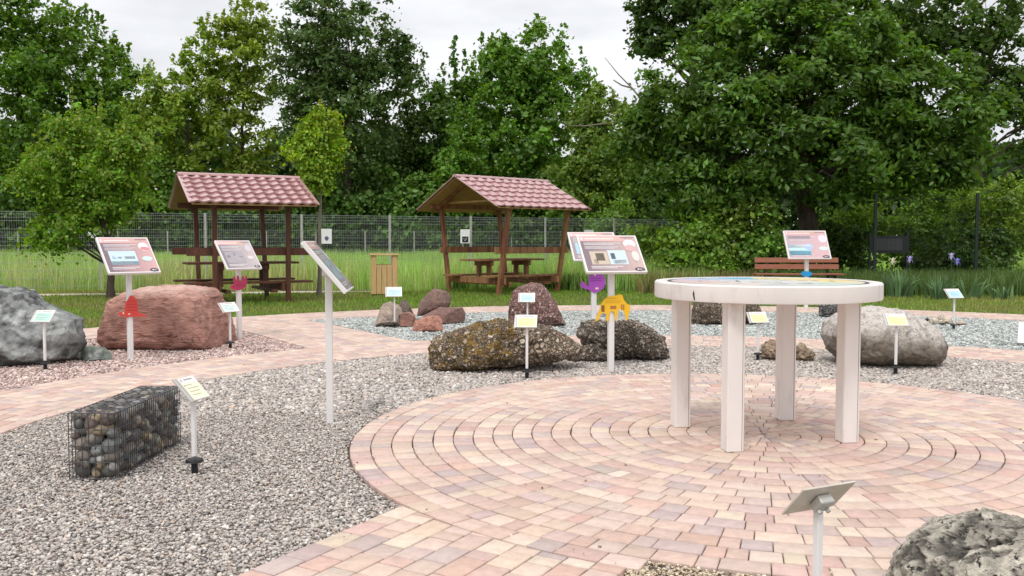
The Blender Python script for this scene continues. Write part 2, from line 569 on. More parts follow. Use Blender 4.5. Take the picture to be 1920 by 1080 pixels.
polar_sheet('lawn_ground', BX, BY, BR + .02, lawn_r, R(-30), R(210), -.026, M['lawn_soil'], 'mown lawn ground')
V = []
for x in np.linspace(-22, -3.2, 40):
    yc = 20.35 + (x + 9.8) * 0.20 + 0.1 * math.sin(x)
    wd = 0.42 * min(1, (-3.2 - x) / 2 + .15)
    V += [(x, yc - wd, -.018), (x, yc + wd, -.018)]
F = [(2 * i, 2 * i + 2, 2 * i + 3, 2 * i + 1) for i in range(39)]
tag(link('track', fast_mesh('track', V, [F], M['track'])), 'narrow pale sandy track behind the lawn', 'path', kind='structure')

# ------------------------------------------------------------------ paving bricks
PAL = np.array([(0.62, 0.475, 0.395), (0.585, 0.435, 0.37), (0.55, 0.395, 0.345), (0.48, 0.38, 0.36), (0.645, 0.52, 0.43), (0.595, 0.465, 0.405), (0.56, 0.385, 0.325), (0.53, 0.42, 0.385)])
PW = np.array([.24, .19, .14, .10, .12, .11, .06, .04])


def brickcol(n):
    c = PAL[rng.choice(len(PAL), n, p=PW / PW.sum())]
    return np.clip(c * .95 * (1 + rng.normal(0, .05, (n, 1))) + rng.normal(0, .006, (n, 3)), 0.02, 0.9)


class Bricks:
    def __init__(self):
        self.v, self.f, self.c = [], [], []

    def brick(self, quad_fn, segs, c, zt):
        """quad_fn(s,t) with s along, t across in [0,1] -> xy ; builds bevelled brick"""
        n0 = len(self.v)
        ss = np.linspace(0, 1, segs + 1)
        def loop(i0, i1):
            lo = [quad_fn(i0 + (1 - 2 * i0) * s, i1) for s in ss]
            hi = [quad_fn(i0 + (1 - 2 * i0) * s, 1 - i1) for s in ss]
            return lo + hi[::-1]
        outer = loop(0, 0)
        # small chamfer
        p0, p1 = np.array(quad_fn(0, .5)), np.array(quad_fn(1, .5))
        q0, q1 = np.array(quad_fn(.5, 0)), np.array(quad_fn(.5, 1))
        i0 = min(.2, .0035 / max(1e-3, np.linalg.norm(p1 - p0)))
        i1 = min(.2, .0035 / max(1e-3, np.linalg.norm(q1 - q0)))
        inner = loop(i0, i1)
        m = len(outer)
        self.v += [(p[0], p[1], -.03) for p in outer] + [(p[0], p[1], zt - .003) for p in outer] + [(p[0], p[1], zt) for p in inner]
        for a, b in ((0, m), (m, 2 * m)):
            for i in range(m):
                self.f.append((n0 + a + i, n0 + a + (i + 1) % m, n0 + b + (i + 1) % m, n0 + b + i))
                self.c.append(c * (.8 if a == 0 else .95))
        for i in range(segs):
            self.f.append((n0 + 2 * m + i, n0 + 2 * m + i + 1, n0 + 3 * m - 2 - i, n0 + 3 * m - 1 - i))
            self.c.append(c)

    def ring(self, cx, cy, r0, r1, a0, a1, lens, gap=.0045, keep=None, jointgap=.006):
        rm = (r0 + r1) / 2
        full = abs(a1 - a0 - TAU) < 1e-6
        seq = []
        while sum(seq) < (a1 - a0) * rm:
            seq.append(rng.choice(lens[0], p=lens[1]) * rng.uniform(.97, 1.03))
        k_ = (a1 - a0) * rm / sum(seq)
        a = a0 + (rng.uniform(0, TAU) if full else 0)
        for ln in seq:
            b = a + ln * k_ / rm
            mid = ((cx + rm * math.cos((a + b) / 2)), (cy + rm * math.sin((a + b) / 2)))
            if keep is None or keep(*mid):
                aa, bb = a + gap / 2 / rm, b - gap / 2 / rm
                ra, rb = r0 + jointgap / 2, r1 - jointgap / 2
                jr = rng.normal(0, .0012)
                fn = lambda s, t, aa=aa, bb=bb, ra=ra, rb=rb: (cx + (rb + jr + (ra - rb) * t) * math.cos(aa + (bb - aa) * s), cy + (rb + jr + (ra - rb) * t) * math.sin(aa + (bb - aa) * s))
                # outer edge first, so the loop runs counter-clockwise
                fn2 = lambda s, t: fn(s, t)
                self.brick(fn2, 1 if (b - a) < .25 else 3, brickcol(1)[0], rng.normal(0, .0008))
            a = b

    def build(self, name, label):
        V = np.array(self.v, float)
        me = fast_mesh(name, V, [np.array(self.f)], M['paver'], fcol=np.array(self.c))
        bm = bmesh.new(); bm.from_mesh(me); bmesh.ops.recalc_face_normals(bm, faces=bm.faces); bm.to_mesh(me); bm.free()
        return tag(link(name, me), label, 'paving', kind='structure')


LENS = ([.062, .105, .150, .190], [.18, .36, .33, .13])
LENS2 = ([.085, .125, .165, .195], [.26, .40, .25, .09])
br = Bricks()
k = 0
r = RC
while r > RW * 1.2:
    keep = None
    if k == 0:
        keep = lambda x, y: not (R(-115) < math.atan2(y - CY, x - CX) < R(-60))
    lens = LENS2 if r > .5 else ([.06, .09], [.5, .5])
    br.ring(CX, CY, r - RW, r, 0, TAU, lens, keep=keep)
    r -= RW
    k += 1
br.ring(CX, CY, .02, r, 0, TAU, ([.05], [1.0]))
br.build('round_paving', 'round paving of pink and cream blocks laid in rings')
br = Bricks()
sees = lambda x, y: y > 1.2 and abs(x) < .62 * y + 1.0
for i in range(9):
    br.ring(CX, CY, RA + i * RW, RA + (i + 1) * RW, R(15), R(245), LENS2, keep=sees)
br.build('inner_path', 'ring path of pink blocks round the grey gravel')
br = Bricks()
for i in range(10):
    br.ring(BX, BY, BRI + i * RW, BRI + (i + 1) * RW, R(10), R(180), LENS2, keep=sees)
br.build('outer_path', 'outer ring path of pink blocks along the lawn')


def hit(o, d, cx, cy, r):
    """the two distances along the line where it crosses a circle"""
    ox, oy = o[0] - cx, o[1] - cy
    b = ox * d[0] + oy * d[1]
    q = b * b - (ox * ox + oy * oy - r * r)
    if q < 0: return None
    return -b - math.sqrt(q), -b + math.sqrt(q)


def straight(br, o, d, width, length, lim):
    d = np.array(d) / np.hypot(*d)
    nrm = np.array([d[1], -d[0]])
    rows = int(round(width / RW))
    w_ = width / rows
    for i in range(rows):
        s = -rng.uniform(0, .2)
        t0, t1 = i * w_ + .003, (i + 1) * w_ - .003
        l0, h0 = lim(np.array(o) + nrm * t0, d); l1, h1 = lim(np.array(o) + nrm * t1, d)
        while s < length:
            ln = rng.choice(LENS2[0], p=LENS2[1])
            s0a, s1a = max(s + .002, l0), min(s + ln - .002, h0)
            s0b, s1b = max(s + .002, l1), min(s + ln - .002, h1)
            if s1a - s0a > .004 or s1b - s0b > .004:
                s1a = max(s1a, s0a + .001); s1b = max(s1b, s0b + .001)
                fn = lambda a, t: tuple(np.array(o) + d * ((s0a + (s1a - s0a) * a) * (1 - t) + (s0b + (s1b - s0b) * a) * t) + nrm * (t0 + (t1 - t0) * t))
                br.brick(fn, 1, brickcol(1)[0], rng.normal(0, .0008))
            s += ln


def lim_entrance(p, d):
    h = hit(p, d, CX, CY, RC + .005)
    return (-9, h[0] if h else 9)


def lim_link(p, d):
    a = hit(p, d, CX, CY, RB + .004)
    b = hit(p, d, BX, BY, BRI - .004)
    return (a[1], b[1])


br = Bricks()
straight(br, (-.49 - .5 * 2.2, 4.0 - .86 * 2.2), (.5, .86), 1.19, 3.5, lim_entrance)
br.build('entrance_path', 'straight path of pink blocks joining the round paving')
d_ = np.array([.5, .86]) / np.hypot(.5, .86); n_ = np.array([d_[1], -d_[0]])
o_ = np.array([-.49, 4.0]) - d_ * 2.6
qd = [o_, o_ + d_ * 2.8, o_ + d_ * 3.3 + n_ * 1.19, o_ + n_ * 1.19]
tag(link('entrance_path_bed', fast_mesh('entrance_path_bed', [(p[0], p[1], -.0265) for p in qd], [[(3, 2, 1, 0)]], M['joint'])), 'joint sand under entrance path', 'ground', kind='structure')
br = Bricks()
dr = np.array([-.56, .83]); dr = dr / np.hypot(*dr)
straight(br, np.array([-2.2, 9.82]) - dr * .6, dr, 1.3, 5.2, lim_link)
br.build('link_path', 'short path of pink blocks between the two ring paths')
nr = np.array([dr[1], -dr[0]])
o_ = np.array([-2.2, 9.82]) - dr * .6
qd = [o_, o_ + dr * 5, o_ + dr * 5 + nr * 1.3, o_ + nr * 1.3]
tag(link('link_path_bed', fast_mesh('link_path_bed', [(p[0], p[1], -.0265) for p in qd], [[(3, 2, 1, 0)]], M['joint'])), 'joint sand under link path', 'ground', kind='structure')

# ------------------------------------------------------------------ gravel


def ico(sub):
    bm = bmesh.new()
    bmesh.ops.create_icosphere(bm, subdivisions=sub, radius=1)
    bm.verts.index_update()
    V = np.array([v.co[:] for v in bm.verts])
    F = np.array([[v.index for v in f.verts] for f in bm.faces])
    bm.free()
    return V, F


ICO = {s: ico(s) for s in (1, 2, 3, 4, 5, 6, 7)}


def randrot(n):
    q = rng.normal(size=(n, 4))
    q /= np.linalg.norm(q, axis=1, keepdims=True)
    w_, x, y, z = q.T
    return np.stack([1 - 2 * (y * y + z * z), 2 * (x * y - z * w_), 2 * (x * z + y * w_),
                     2 * (x * y + z * w_), 1 - 2 * (x * x + z * z), 2 * (y * z - x * w_),
                     2 * (x * z - y * w_), 2 * (y * z + x * w_), 1 - 2 * (x * x + y * y)], 1).reshape(n, 3, 3)


def stones(P, size, cols, sub=1, aspect=(1, .75, .55)):
    bv, bf = ICO[sub]
    n = len(P)
    A = np.array(aspect) * rng.uniform(.75, 1.25, (n, 3))
    v = bv[None] * (1 + rng.normal(0, .12, (n, len(bv), 1))) * A[:, None, :] * size[:, None, None]
    # mostly lying flat: small tilt and free yaw
    yaw = rng.uniform(0, TAU, n)
    Rz = np.zeros((n, 3, 3)); Rz[:, 0, 0] = np.cos(yaw); Rz[:, 0, 1] = -np.sin(yaw); Rz[:, 1, 0] = np.sin(yaw); Rz[:, 1, 1] = np.cos(yaw); Rz[:, 2, 2] = 1
    tilt = rng.normal(0, .55, n)
    Rx = np.zeros((n, 3, 3)); Rx[:, 0, 0] = 1; Rx[:, 1, 1] = np.cos(tilt); Rx[:, 1, 2] = -np.sin(tilt); Rx[:, 2, 1] = np.sin(tilt); Rx[:, 2, 2] = np.cos(tilt)
    v = np.einsum('nij,nkj->nki', Rz @ Rx, v) + P[:, None, :]
    f = bf[None] + (np.arange(n) * len(bv))[:, None, None]
    return v.reshape(-1, 3), f.reshape(-1, 3), np.repeat(cols, len(bf), 0)


def gravel(name, label, pts, smin, smax, pal, pw, z0=-.022, sub=1):
    n = len(pts)
    size = rng.uniform(smin, smax, n) * np.exp(rng.normal(0, .2, n))
    pal = np.array(pal)
    c = pal[rng.choice(len(pal), n, p=np.array(pw) / sum(pw))] * rng.uniform(.75, 1.25, (n, 1))
    P = np.concatenate([pts, (z0 + rng.uniform(0, .016, n))[:, None]], 1)
    V, F, C = stones(P, size, np.clip(c, .01, .9), sub)
    o = link(name, fast_mesh(name, V, [F], M['stone'], fcol=C, smooth=True))
    return tag(o, label, 'gravel', kind='stuff')


def sample(cond, x0, x1, y0, y1, dens):
    n = int((x1 - x0) * (y1 - y0) * dens)
    p = np.stack([rng.uniform(x0, x1, n), rng.uniform(y0, y1, n)], 1)
    vis = (np.abs(p[:, 0]) < .6 * p[:, 1] + .25) & (p[:, 1] > 2.6)
    p = p[vis]
    return p[cond(p[:, 0], p[:, 1])]


def inpath(x, y):
    # inside the entrance path
    dx, dy = x + .49, y - 4.0
    s = dx * n_[0] + dy * n_[1]
    return (s > -.0) & (s < 1.19) & (y < CY) 


def rC(x, y): return np.hypot(x - CX, y - CY)


grey_left = lambda x, y: (rC(x, y) > RC + .012) & (rC(x, y) < RA - .008) & ~inpath(x, y)
GP = [(0.47, 0.43, 0.395), (0.39, 0.35, 0.325), (0.57, 0.53, 0.49), (0.27, 0.24, 0.225), (0.51, 0.435, 0.375), (0.45, 0.37, 0.33), (0.64, 0.60, 0.56), (0.48, 0.37, 0.29)]
GW = [.27, .22, .15, .12, .1, .07, .05, .02]
def notsand(x, y): return ~((y < 3.4) & (x > -.1))
p = sample(lambda x, y: grey_left(x, y) & (y < 6.2) & notsand(x, y), -3.6, 1.0, 2.6, 6.2, 8200)
gravel('grey_gravel', 'mixed grey gravel in front of the round paving', p, .0055, .0105, GP, GW)
p = sample(lambda x, y: grey_left(x, y) & (y >= 6.2), -4.2, 6.5, 6.2, 10.4, 3200)
gravel('grey_gravel', 'mixed grey gravel behind the round paving', p, .011, .018, GP, GW)
p = sample(lambda x, y: (rC(x, y) > RC - RW - .01) & ~(inpath(x, y) & (rC(x, y) > RC)) & (y < 4.4) & (x > -.1), -.1, 2.8, 2.6, 4.4, 9000)
gravel('sandy_gravel', 'fine pale sandy gravel beside the pitted boulder', p, .004, .0085,
       [(0.60, 0.50, 0.37), (0.52, 0.42, 0.30), (0.68, 0.6, 0.47), (0.4, 0.33, 0.26)], [.4, .3, .2, .1])
def stray(x, y):
    d = np.minimum(np.abs(RC - rC(x, y)) + 9 * (rC(x, y) > RC), np.abs(rC(x, y) - RA) + 9 * (rC(x, y) < RA))
    s_ = (x + .49) * n_[0] + (y - 4.0) * n_[1]
    d = np.where((y < 4.2) & (s_ > 0) & (rC(x, y) > RC), s_, d)
    return (rng.random(len(x)) < .5 * np.exp(-d / .05)) & (d < .35)


p = sample(stray, -4.5, 4.5, 2.6, 10.4, 260)
gravel('stray_gravel', 'scattered stray gravel on the edges of the paving', p, .004, .0085, GP, GW, z0=.002)


def linkd(x, y):
    return (x + 2.2) * nr[0] + (y - 9.82) * nr[1]
rB_ = lambda x, y: np.hypot(x - BX, y - BY)
p = sample(lambda x, y: (rC(x, y) > RB + .02) & (rB_(x, y) < BRI - .02) & (linkd(x, y) < -.02) & (x < 0) & (np.hypot(x - CX, y - CY) < 8.6 + .4 * np.sin(y * 2)), -9, 0, 4, 14, 1500)
gravel('pink_gravel', 'pink crushed gravel round the red and grey boulders', p, .010, .018,
       [(0.58, 0.44, 0.40), (0.48, 0.345, 0.31), (0.66, 0.54, 0.50), (0.36, 0.275, 0.25), (0.54, 0.47, 0.44)], [.35, .25, .2, .1, .1])
p = sample(lambda x, y: (rC(x, y) > RB + .02) & (rB_(x, y) < BRI - .02) & (linkd(x, y) > 1.32) & (y > 7), -4, 10.5, 7, 16, 800)
gravel('blue_gravel', 'blue grey crushed gravel behind the ring path', p, .014, .024,
       [(0.44, 0.46, 0.44), (0.36, 0.385, 0.37), (0.55, 0.57, 0.545), (0.30, 0.32, 0.305), (0.48, 0.475, 0.45)], [.35, .25, .2, .1, .1])

n = 150
P = np.stack([rng.uniform(-3.5, 5.5, n), rng.uniform(3.0, 10.5, n), np.full(n, .006)], 1)
nn = np.stack([rng.normal(0, .25, n), rng.normal(0, .25, n), np.ones(n)], 1); nn /= np.linalg.norm(nn, axis=1, keepdims=True)
LF = np.array([(.16, .09, .04), (.30, .20, .08), (.10, .07, .05), (.24, .10, .05), (.12, .14, .04)])


def leaf_quads(P, Nn, size, cols):
    n = len(P)
    a = rng.normal(size=(n, 3)); t_ = np.cross(a, Nn); t_ /= np.linalg.norm(t_, axis=1, keepdims=True); b_ = np.cross(Nn, t_)
    s_ = size[:, None]
    V = np.stack([P - t_ * s_, P + b_ * s_ * .5, P + t_ * s_, P - b_ * s_ * .5], 1).reshape(-1, 3)
    return V, (np.arange(n)[:, None] * 4 + np.arange(4)[None]), cols


V, F, C = leaf_quads(P, nn, rng.uniform(.006, .016, n), LF[rng.integers(0, 5, n)])
tag(link('leaf_litter', fast_mesh('leaf_litter', V, [F], M['stone'], fcol=C)), 'tiny fallen leaves scattered over paving and gravel', 'leaf litter', kind='stuff')

# ------------------------------------------------------------------ rocks


def rock(name, label, poly, vb, depth, m, base, sub=6, n=3.0, amp=.05, freq=3.0, facets=0, seed=1, conglo=None, style=None, yaw=0.0, z0=0.0, group=None, Yc=None, planar=0.0, cracks=0.0, fcut=(.66, .88)):
    """poly: outline in photo coordinates; becomes a solid boulder of the given depth standing at its own distance"""
    us = [p[0] for p in poly]; vs = [p[1] for p in poly]
    uc = (min(us) + max(us)) / 2
    if Yc is None:
        Yc = G(uc, vb, z0)[1] + depth / 2
    pts = np.array([AT(u, v, Yc) for u, v in poly])
    X = pts[:, 0]; Z = np.maximum(pts[:, 2], z0 - .02)
    xc = (X.min() + X.max()) / 2
    zc = z0 + (Z.max() - z0) * .42
    px, pz = (X - xc) * (1 - depth * (.16 + .05 * (n - 2.5)) / Yc), Z - zc
    V0, F = ICO[sub]
    th = np.arctan2(V0[:, 2], V0[:, 0])
    # ray-polygon radius
    tt = np.linspace(-math.pi, math.pi, 721)
    rad = np.zeros(721)
    for i, t in enumerate(tt):
        c, s = math.cos(t), math.sin(t)
        best = 0
        for j in range(len(px)):
            ax, az = px[j], pz[j]; bx, bz = px[(j + 1) % len(px)], pz[(j + 1) % len(px)]
            ex, ez = bx - ax, bz - az
            den = c * ez - s * ex
            if abs(den) < 1e-12: continue
            k = (ax * ez - az * ex) / den
            q = (ax * s - az * c) / den
            if k > 0 and -1e-6 <= q <= 1 + 1e-6: best = max(best, k)
        rad[i] = best
    rr = np.interp(th, tt, rad)
    ph = np.arcsin(np.clip(V0[:, 1], -1, 1))
    q = np.abs(np.cos(ph)) ** (2 / n)
    yy = np.sign(np.sin(ph)) * np.abs(np.sin(ph)) ** (2 / n)
    P = np.stack([np.cos(th) * rr * q, yy * depth / 2, np.sin(th) * rr * q], 1)
    rs = np.random.default_rng(seed)
    size = float(max(X.max() - X.min(), Z.max() - z0))
    # planar facets
    for k in range(facets):
        d = rs.normal(size=3); d[1] -= .7; d[2] = abs(d[2]) * .8 - .1; d /= np.linalg.norm(d)
        h = (P @ d)
        cut = h.max() * rs.uniform(*fcut)
        over = np.maximum(h - cut, 0)
        P = P - over[:, None] * d[None] * .97
    nrm = P / (np.linalg.norm(P, axis=1, keepdims=True) + 1e-9)
    f0 = freq / size
    dsp = fbm(P * f0 + seed * 3.7, 5, seed) * amp * size
    # ridged component for broken stone
    rid = np.abs(fbm(P * f0 * 2.2 + 9 + seed, 3, seed + 5))
    dsp -= rid * amp * .6 * size
    dsp += fbm(P * f0 * 7 + 31, 4, seed + 17, .6) * amp * .30 * size
    crack = np.clip(.09 - np.abs(fbm(P * f0 * 1.3 + 51, 4, seed + 23)), 0, 1) / .09
    dsp -= crack * cracks * size
    if planar:
        lay = P[:, 2] * 1.0 + .15 * P[:, 0]
        dsp += planar * size * vnoise(np.stack([P[:, 0] * 1.2, P[:, 1] * 1.2, lay * 26], 1), seed + 3)
    P = P + nrm * dsp[:, None]
    cols = np.tile(np.array(base, float), (len(P), 1))
    big = fbm(P * f0 * 1.5 + 3.3, 4, seed + 11)
    cols *= (1 + .16 * big)[:, None]
    cols *= (1 - (.45 if cracks else 0) * crack)[:, None]
    if conglo:
        M_, h_, _p = conglo
        ids = rs.choice(len(P), M_, replace=False)
        S = P[ids] + rs.normal(0, .002, (M_, 3))
        wgt = rs.uniform(.75, 1.5, M_)
        Wp = P + .012 * np.stack([vnoise(P * 30, 1), vnoise(P * 30, 2), vnoise(P * 30, 3)], 1)
        f1 = np.empty(len(P)); f2 = np.empty(len(P)); idx = np.empty(len(P), int)
        for a in range(0, len(P), 3000):
            D = np.linalg.norm(Wp[a:a + 3000, None] - S[None], axis=2) / wgt
            o2 = np.argpartition(D, 1, axis=1)[:, :2]
            d2 = np.take_along_axis(D, o2, 1)
            sw = d2[:, 0] > d2[:, 1]
            f1[a:a + 3000] = d2.min(1); f2[a:a + 3000] = d2.max(1)
            idx[a:a + 3000] = np.where(sw, o2[:, 1], o2[:, 0])
        edge = np.clip((f2 - f1) / (f2 + f1 + 1e-9), 0, 1)
        dome = np.sqrt(np.clip(edge * 1.6, 0, 1))
        P = P + nrm * ((dome - .6) * h_)[:, None]
    lich = None
    if style == 'lichen':
        lx = P[:, 0] / (X.max() - xc)
        k = np.clip((fbm(P * 4.0 + 5, 4, 21) + .85 - 1.8 * np.abs(lx + .48) - .25 * (P[:, 2] < -.1)) * 2.4, 0, 1)
        k2 = np.clip(fbm(P * 16, 3, 9) * 1.3 + .62, 0, 1)
        lich = k * k2 * .9
    if style == 'trav':
        hN = fbm(P * 34, 3, 4); hL = fbm(P * 13, 3, 6)
        pit = np.clip((hN - .22) * 3, 0, 1) * .8 + np.clip((hL - .36) * 4, 0, 1) * 1.2
        P = P - nrm * (pit * .016)[:, None] + nrm * (vnoise(P * 80, 8) * .0035 + fbm(P * 18, 3, 44) * .007)[:, None]
        dk = np.clip(fbm(P * 5 + 2, 4, 14) * 1.4 - .1 + .9 * np.clip(P[:, 2] / (Z.max() - zc) - .45, 0, 1), 0, 1)
        cols = cols * (1 - .52 * dk)[:, None]
        cols = cols * (1 - .72 * np.clip(pit, 0, 1))[:, None]
        cols *= (1 + .35 * fbm(P * 40, 2, 3))[:, None]
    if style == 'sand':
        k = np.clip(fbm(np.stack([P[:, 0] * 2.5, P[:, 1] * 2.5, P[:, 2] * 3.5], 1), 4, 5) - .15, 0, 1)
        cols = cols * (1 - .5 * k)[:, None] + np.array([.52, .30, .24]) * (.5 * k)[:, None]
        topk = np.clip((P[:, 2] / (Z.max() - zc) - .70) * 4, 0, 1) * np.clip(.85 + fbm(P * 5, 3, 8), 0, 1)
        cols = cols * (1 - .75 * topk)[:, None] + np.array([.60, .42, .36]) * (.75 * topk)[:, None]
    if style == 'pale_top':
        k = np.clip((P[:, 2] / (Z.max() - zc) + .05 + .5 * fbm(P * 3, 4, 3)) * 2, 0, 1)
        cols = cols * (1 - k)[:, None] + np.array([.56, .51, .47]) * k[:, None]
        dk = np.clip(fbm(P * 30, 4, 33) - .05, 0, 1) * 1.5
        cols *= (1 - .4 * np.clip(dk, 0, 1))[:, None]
        P = P + nrm * (vnoise(P * 45, 3) * .004)[:, None]
    if style == 'greyrock':
        k = np.clip((fbm(P * 7, 5, 3, .6) - .02) * 2.2, 0, 1)
        cols = cols * (1 - .6 * k)[:, None]
        k = np.clip(fbm(np.stack([P[:, 0] * 3, P[:, 1] * 3, (P[:, 2] + P[:, 0] * .4) * 12], 1), 3, 8) - .25, 0, 1)
        cols = cols * (1 - .7 * k)[:, None] + np.array([.44, .46, .45]) * (.7 * k)[:, None]
        k = np.clip(1 - np.hypot((P[:, 0] + .10) / .32, (P[:, 2] - .22) / .12), 0, 1) * np.clip(.7 + fbm(P * 9, 3, 2), 0, 1)
        cols = cols * (1 - k)[:, None] + np.array([.105, .075, .06]) * k[:, None]
    cols = np.clip(cols, .008, 1.3)
    # the boulder sits in its bed
    P[:, 2] = np.maximum(P[:, 2], -zc + z0 - .05)
    o = link(name, fast_mesh(name, P, [F], m, vcol=cols, smooth=True))
    if lich is not None:
        c4 = np.ones((len(P), 4), np.float32); c4[:, :3] = cols; c4[:, 3] = 1 - lich
        o.data.attributes['Col'].data.foreach_set('color', c4.ravel())
    o.location = (float(xc), float(Yc), float(zc))
    o.rotation_euler = (0, 0, yaw)
    return tag(o, label, 'boulder', group)


rock('boulder', 'big grey veined boulder at the left edge behind a mint label', [(-150, 560), (-60, 535), (10, 545), (32, 543), (50, 552), (62, 563), (95, 586), (143, 600), (146, 632), (148, 640), (134, 668), (90, 690), (0, 700), (-150, 700)], 690, 1.1, M['rock_grey'], (.23, .24, .235), sub=7, n=2.8, amp=.034, facets=6, seed=3, fcut=(.76, .92), style='greyrock', cracks=.006)
rock('small_rock', 'small flat greenish slab of rock beside the big grey boulder', [(158, 656), (164, 648), (190, 651), (208, 662), (209, 674), (160, 676)], 676, .22, M['rock_grey'], (.17, .20, .175), sub=5, n=3.5, amp=.03, facets=5, seed=5, planar=.012)
rock('small_rock', 'small upright grey chip of rock leaning on the big grey boulder', [(144, 640), (152, 645), (158, 658), (158, 674), (145, 672)], 674, .15, M['rock_grey'], (.20, .215, .21), sub=4, n=3.5, amp=.03, facets=4, seed=6)
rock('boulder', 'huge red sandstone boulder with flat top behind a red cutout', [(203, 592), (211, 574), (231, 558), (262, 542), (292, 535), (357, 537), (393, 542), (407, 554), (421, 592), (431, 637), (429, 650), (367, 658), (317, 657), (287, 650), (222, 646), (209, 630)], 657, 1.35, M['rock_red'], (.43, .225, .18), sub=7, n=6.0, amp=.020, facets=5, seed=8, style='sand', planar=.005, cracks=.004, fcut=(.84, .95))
rock('boulder', 'long lichen-stained conglomerate boulder behind a yellow label', [(803, 655), (810, 640), (850, 618), (900, 603), (950, 597), (1000, 600), (1040, 612), (1075, 640), (1095, 652), (1088, 662), (1040, 680), (960, 692), (900, 697), (850, 697), (815, 690)], 700, .78, M['rock_conglo'], (1.12, 1.08, 1.02), sub=7, n=2.7, amp=.045, seed=11, conglo=(1500, .022, None), style='lichen')
rock('boulder', 'rounded pebbly conglomerate boulder under the yellow cutout', [(1079, 625), (1088, 608), (1110, 598), (1140, 600), (1180, 603), (1215, 612), (1245, 632), (1258, 655), (1258, 672), (1200, 677), (1150, 672), (1110, 660), (1090, 645)], 678, .70, M['rock_conglo'], (1, 1, 1), sub=7, n=2.7, amp=.045, seed=12, conglo=(1200, .024, None))
rock('small_rock', 'low conglomerate slab between the two large conglomerate boulders', [(1062, 668), (1080, 652), (1110, 645), (1142, 656), (1150, 668), (1150, 676), (1065, 678)], 678, .30, M['rock_conglo_fine'], (1.2, 1.2, 1.2), sub=6, n=2.7, amp=.03, seed=13, conglo=(240, .022, None), Yc=8.95)
rock('boulder', 'upright pink speckled granite boulder with a rounded top', [(953, 600), (952, 570), (960, 545), (975, 533), (995, 530), (1020, 540), (1040, 562), (1052, 585), (1063, 610), (1040, 613), (980, 613), (953, 612)], 613, .62, M['rock_pink'], (1.28, 1.25, 1.25), sub=7, n=2.7, amp=.035, facets=2, seed=14, fcut=(.85, .95))
rock('boulder', 'pale brown pyramid boulder behind a small blue label', [(697, 610), (702, 592), (716, 570), (735, 562), (755, 570), (760, 585), (757, 611)], 613, .45, M['rock_brown'], (.40, .32, .265), sub=6, n=3.0, amp=.035, facets=9, seed=21, cracks=.004)
rock('boulder', 'dark brown jagged rock leaning behind the pyramid boulder', [(745, 590), (750, 568), (757, 560), (770, 575), (779, 592), (776, 598), (750, 600)], 602, .35, M['rock_brown'], (.17, .125, .105), sub=6, n=3.0, amp=.05, facets=5, seed=22)
rock('boulder', 'reddish brown block at the foot of the pyramid boulder', [(750, 612), (750, 588), (766, 585), (780, 593), (784, 608), (776, 613)], 613, .32, M['rock_red'], (.33, .175, .135), sub=6, n=4.0, amp=.02, facets=4, seed=23)
rock('boulder', 'dark purplish brown rock stacked on top of a flat slab', [(783, 592), (788, 560), (795, 546), (812, 537), (830, 533), (842, 545), (845, 562), (842, 577), (812, 582), (795, 590)], 600, .5, M['rock_brown'], (.185, .115, .095), sub=6, n=4.0, amp=.03, facets=9, seed=24, cracks=.004, Yc=13.45)
rock('boulder', 'flat purplish brown slab carrying the stacked dark rock', [(785, 600), (800, 588), (822, 577), (868, 576), (875, 588), (872, 602), (845, 608), (800, 606)], 608, .55, M['rock_brown'], (.225, .13, .11), sub=6, n=3.6, amp=.03, facets=8, seed=25, cracks=.003)
rock('boulder', 'bright salmon sandstone block at the front of the brown rocks', [(773, 618), (776, 602), (790, 596), (820, 592), (834, 600), (839, 612), (832, 619), (790, 622)], 622, .40, M['rock_red'], (.46, .22, .165), sub=6, n=4.0, amp=.03, facets=9, seed=26, cracks=.004)
rock('boulder', 'brown conglomerate boulder seen behind the legs of the round table', [(1297, 605), (1296, 578), (1304, 560), (1340, 548), (1390, 552), (1420, 570), (1431, 590), (1430, 600), (1360, 608), (1310, 608)], 609, .7, M['rock_conglo_fine'], (1, .95, .9), sub=7, n=2.8, amp=.04, seed=31, conglo=(1000, .02, None))
rock('boulder', 'dark grey rough boulder at the back edge of the blue gravel', [(1535, 590), (1537, 572), (1550, 565), (1575, 563), (1592, 575), (1596, 592)], 595, .45, M['rock_dark'], (1, 1, 1), sub=6, n=2.6, amp=.05, seed=32)
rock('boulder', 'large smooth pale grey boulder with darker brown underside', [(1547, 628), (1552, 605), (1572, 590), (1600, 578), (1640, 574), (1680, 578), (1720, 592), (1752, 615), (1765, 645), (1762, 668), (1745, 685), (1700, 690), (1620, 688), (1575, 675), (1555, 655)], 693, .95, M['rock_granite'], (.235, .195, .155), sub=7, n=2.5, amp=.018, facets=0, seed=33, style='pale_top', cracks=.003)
rock('boulder', 'pitted grey travertine boulder in the near right corner', [(1674, 1124), (1694, 1066), (1724, 1036), (1754, 1014), (1794, 999), (1834, 979), (1884, 969), (1934, 982), (1994, 999), (2094, 1024), (2174, 1114), (2174, 1214), (1674, 1214)], 1215, .62, M['rock_trav'], (.56, .51, .43), sub=7, n=3.0, amp=.03, seed=34, style='trav', Yc=2.95)
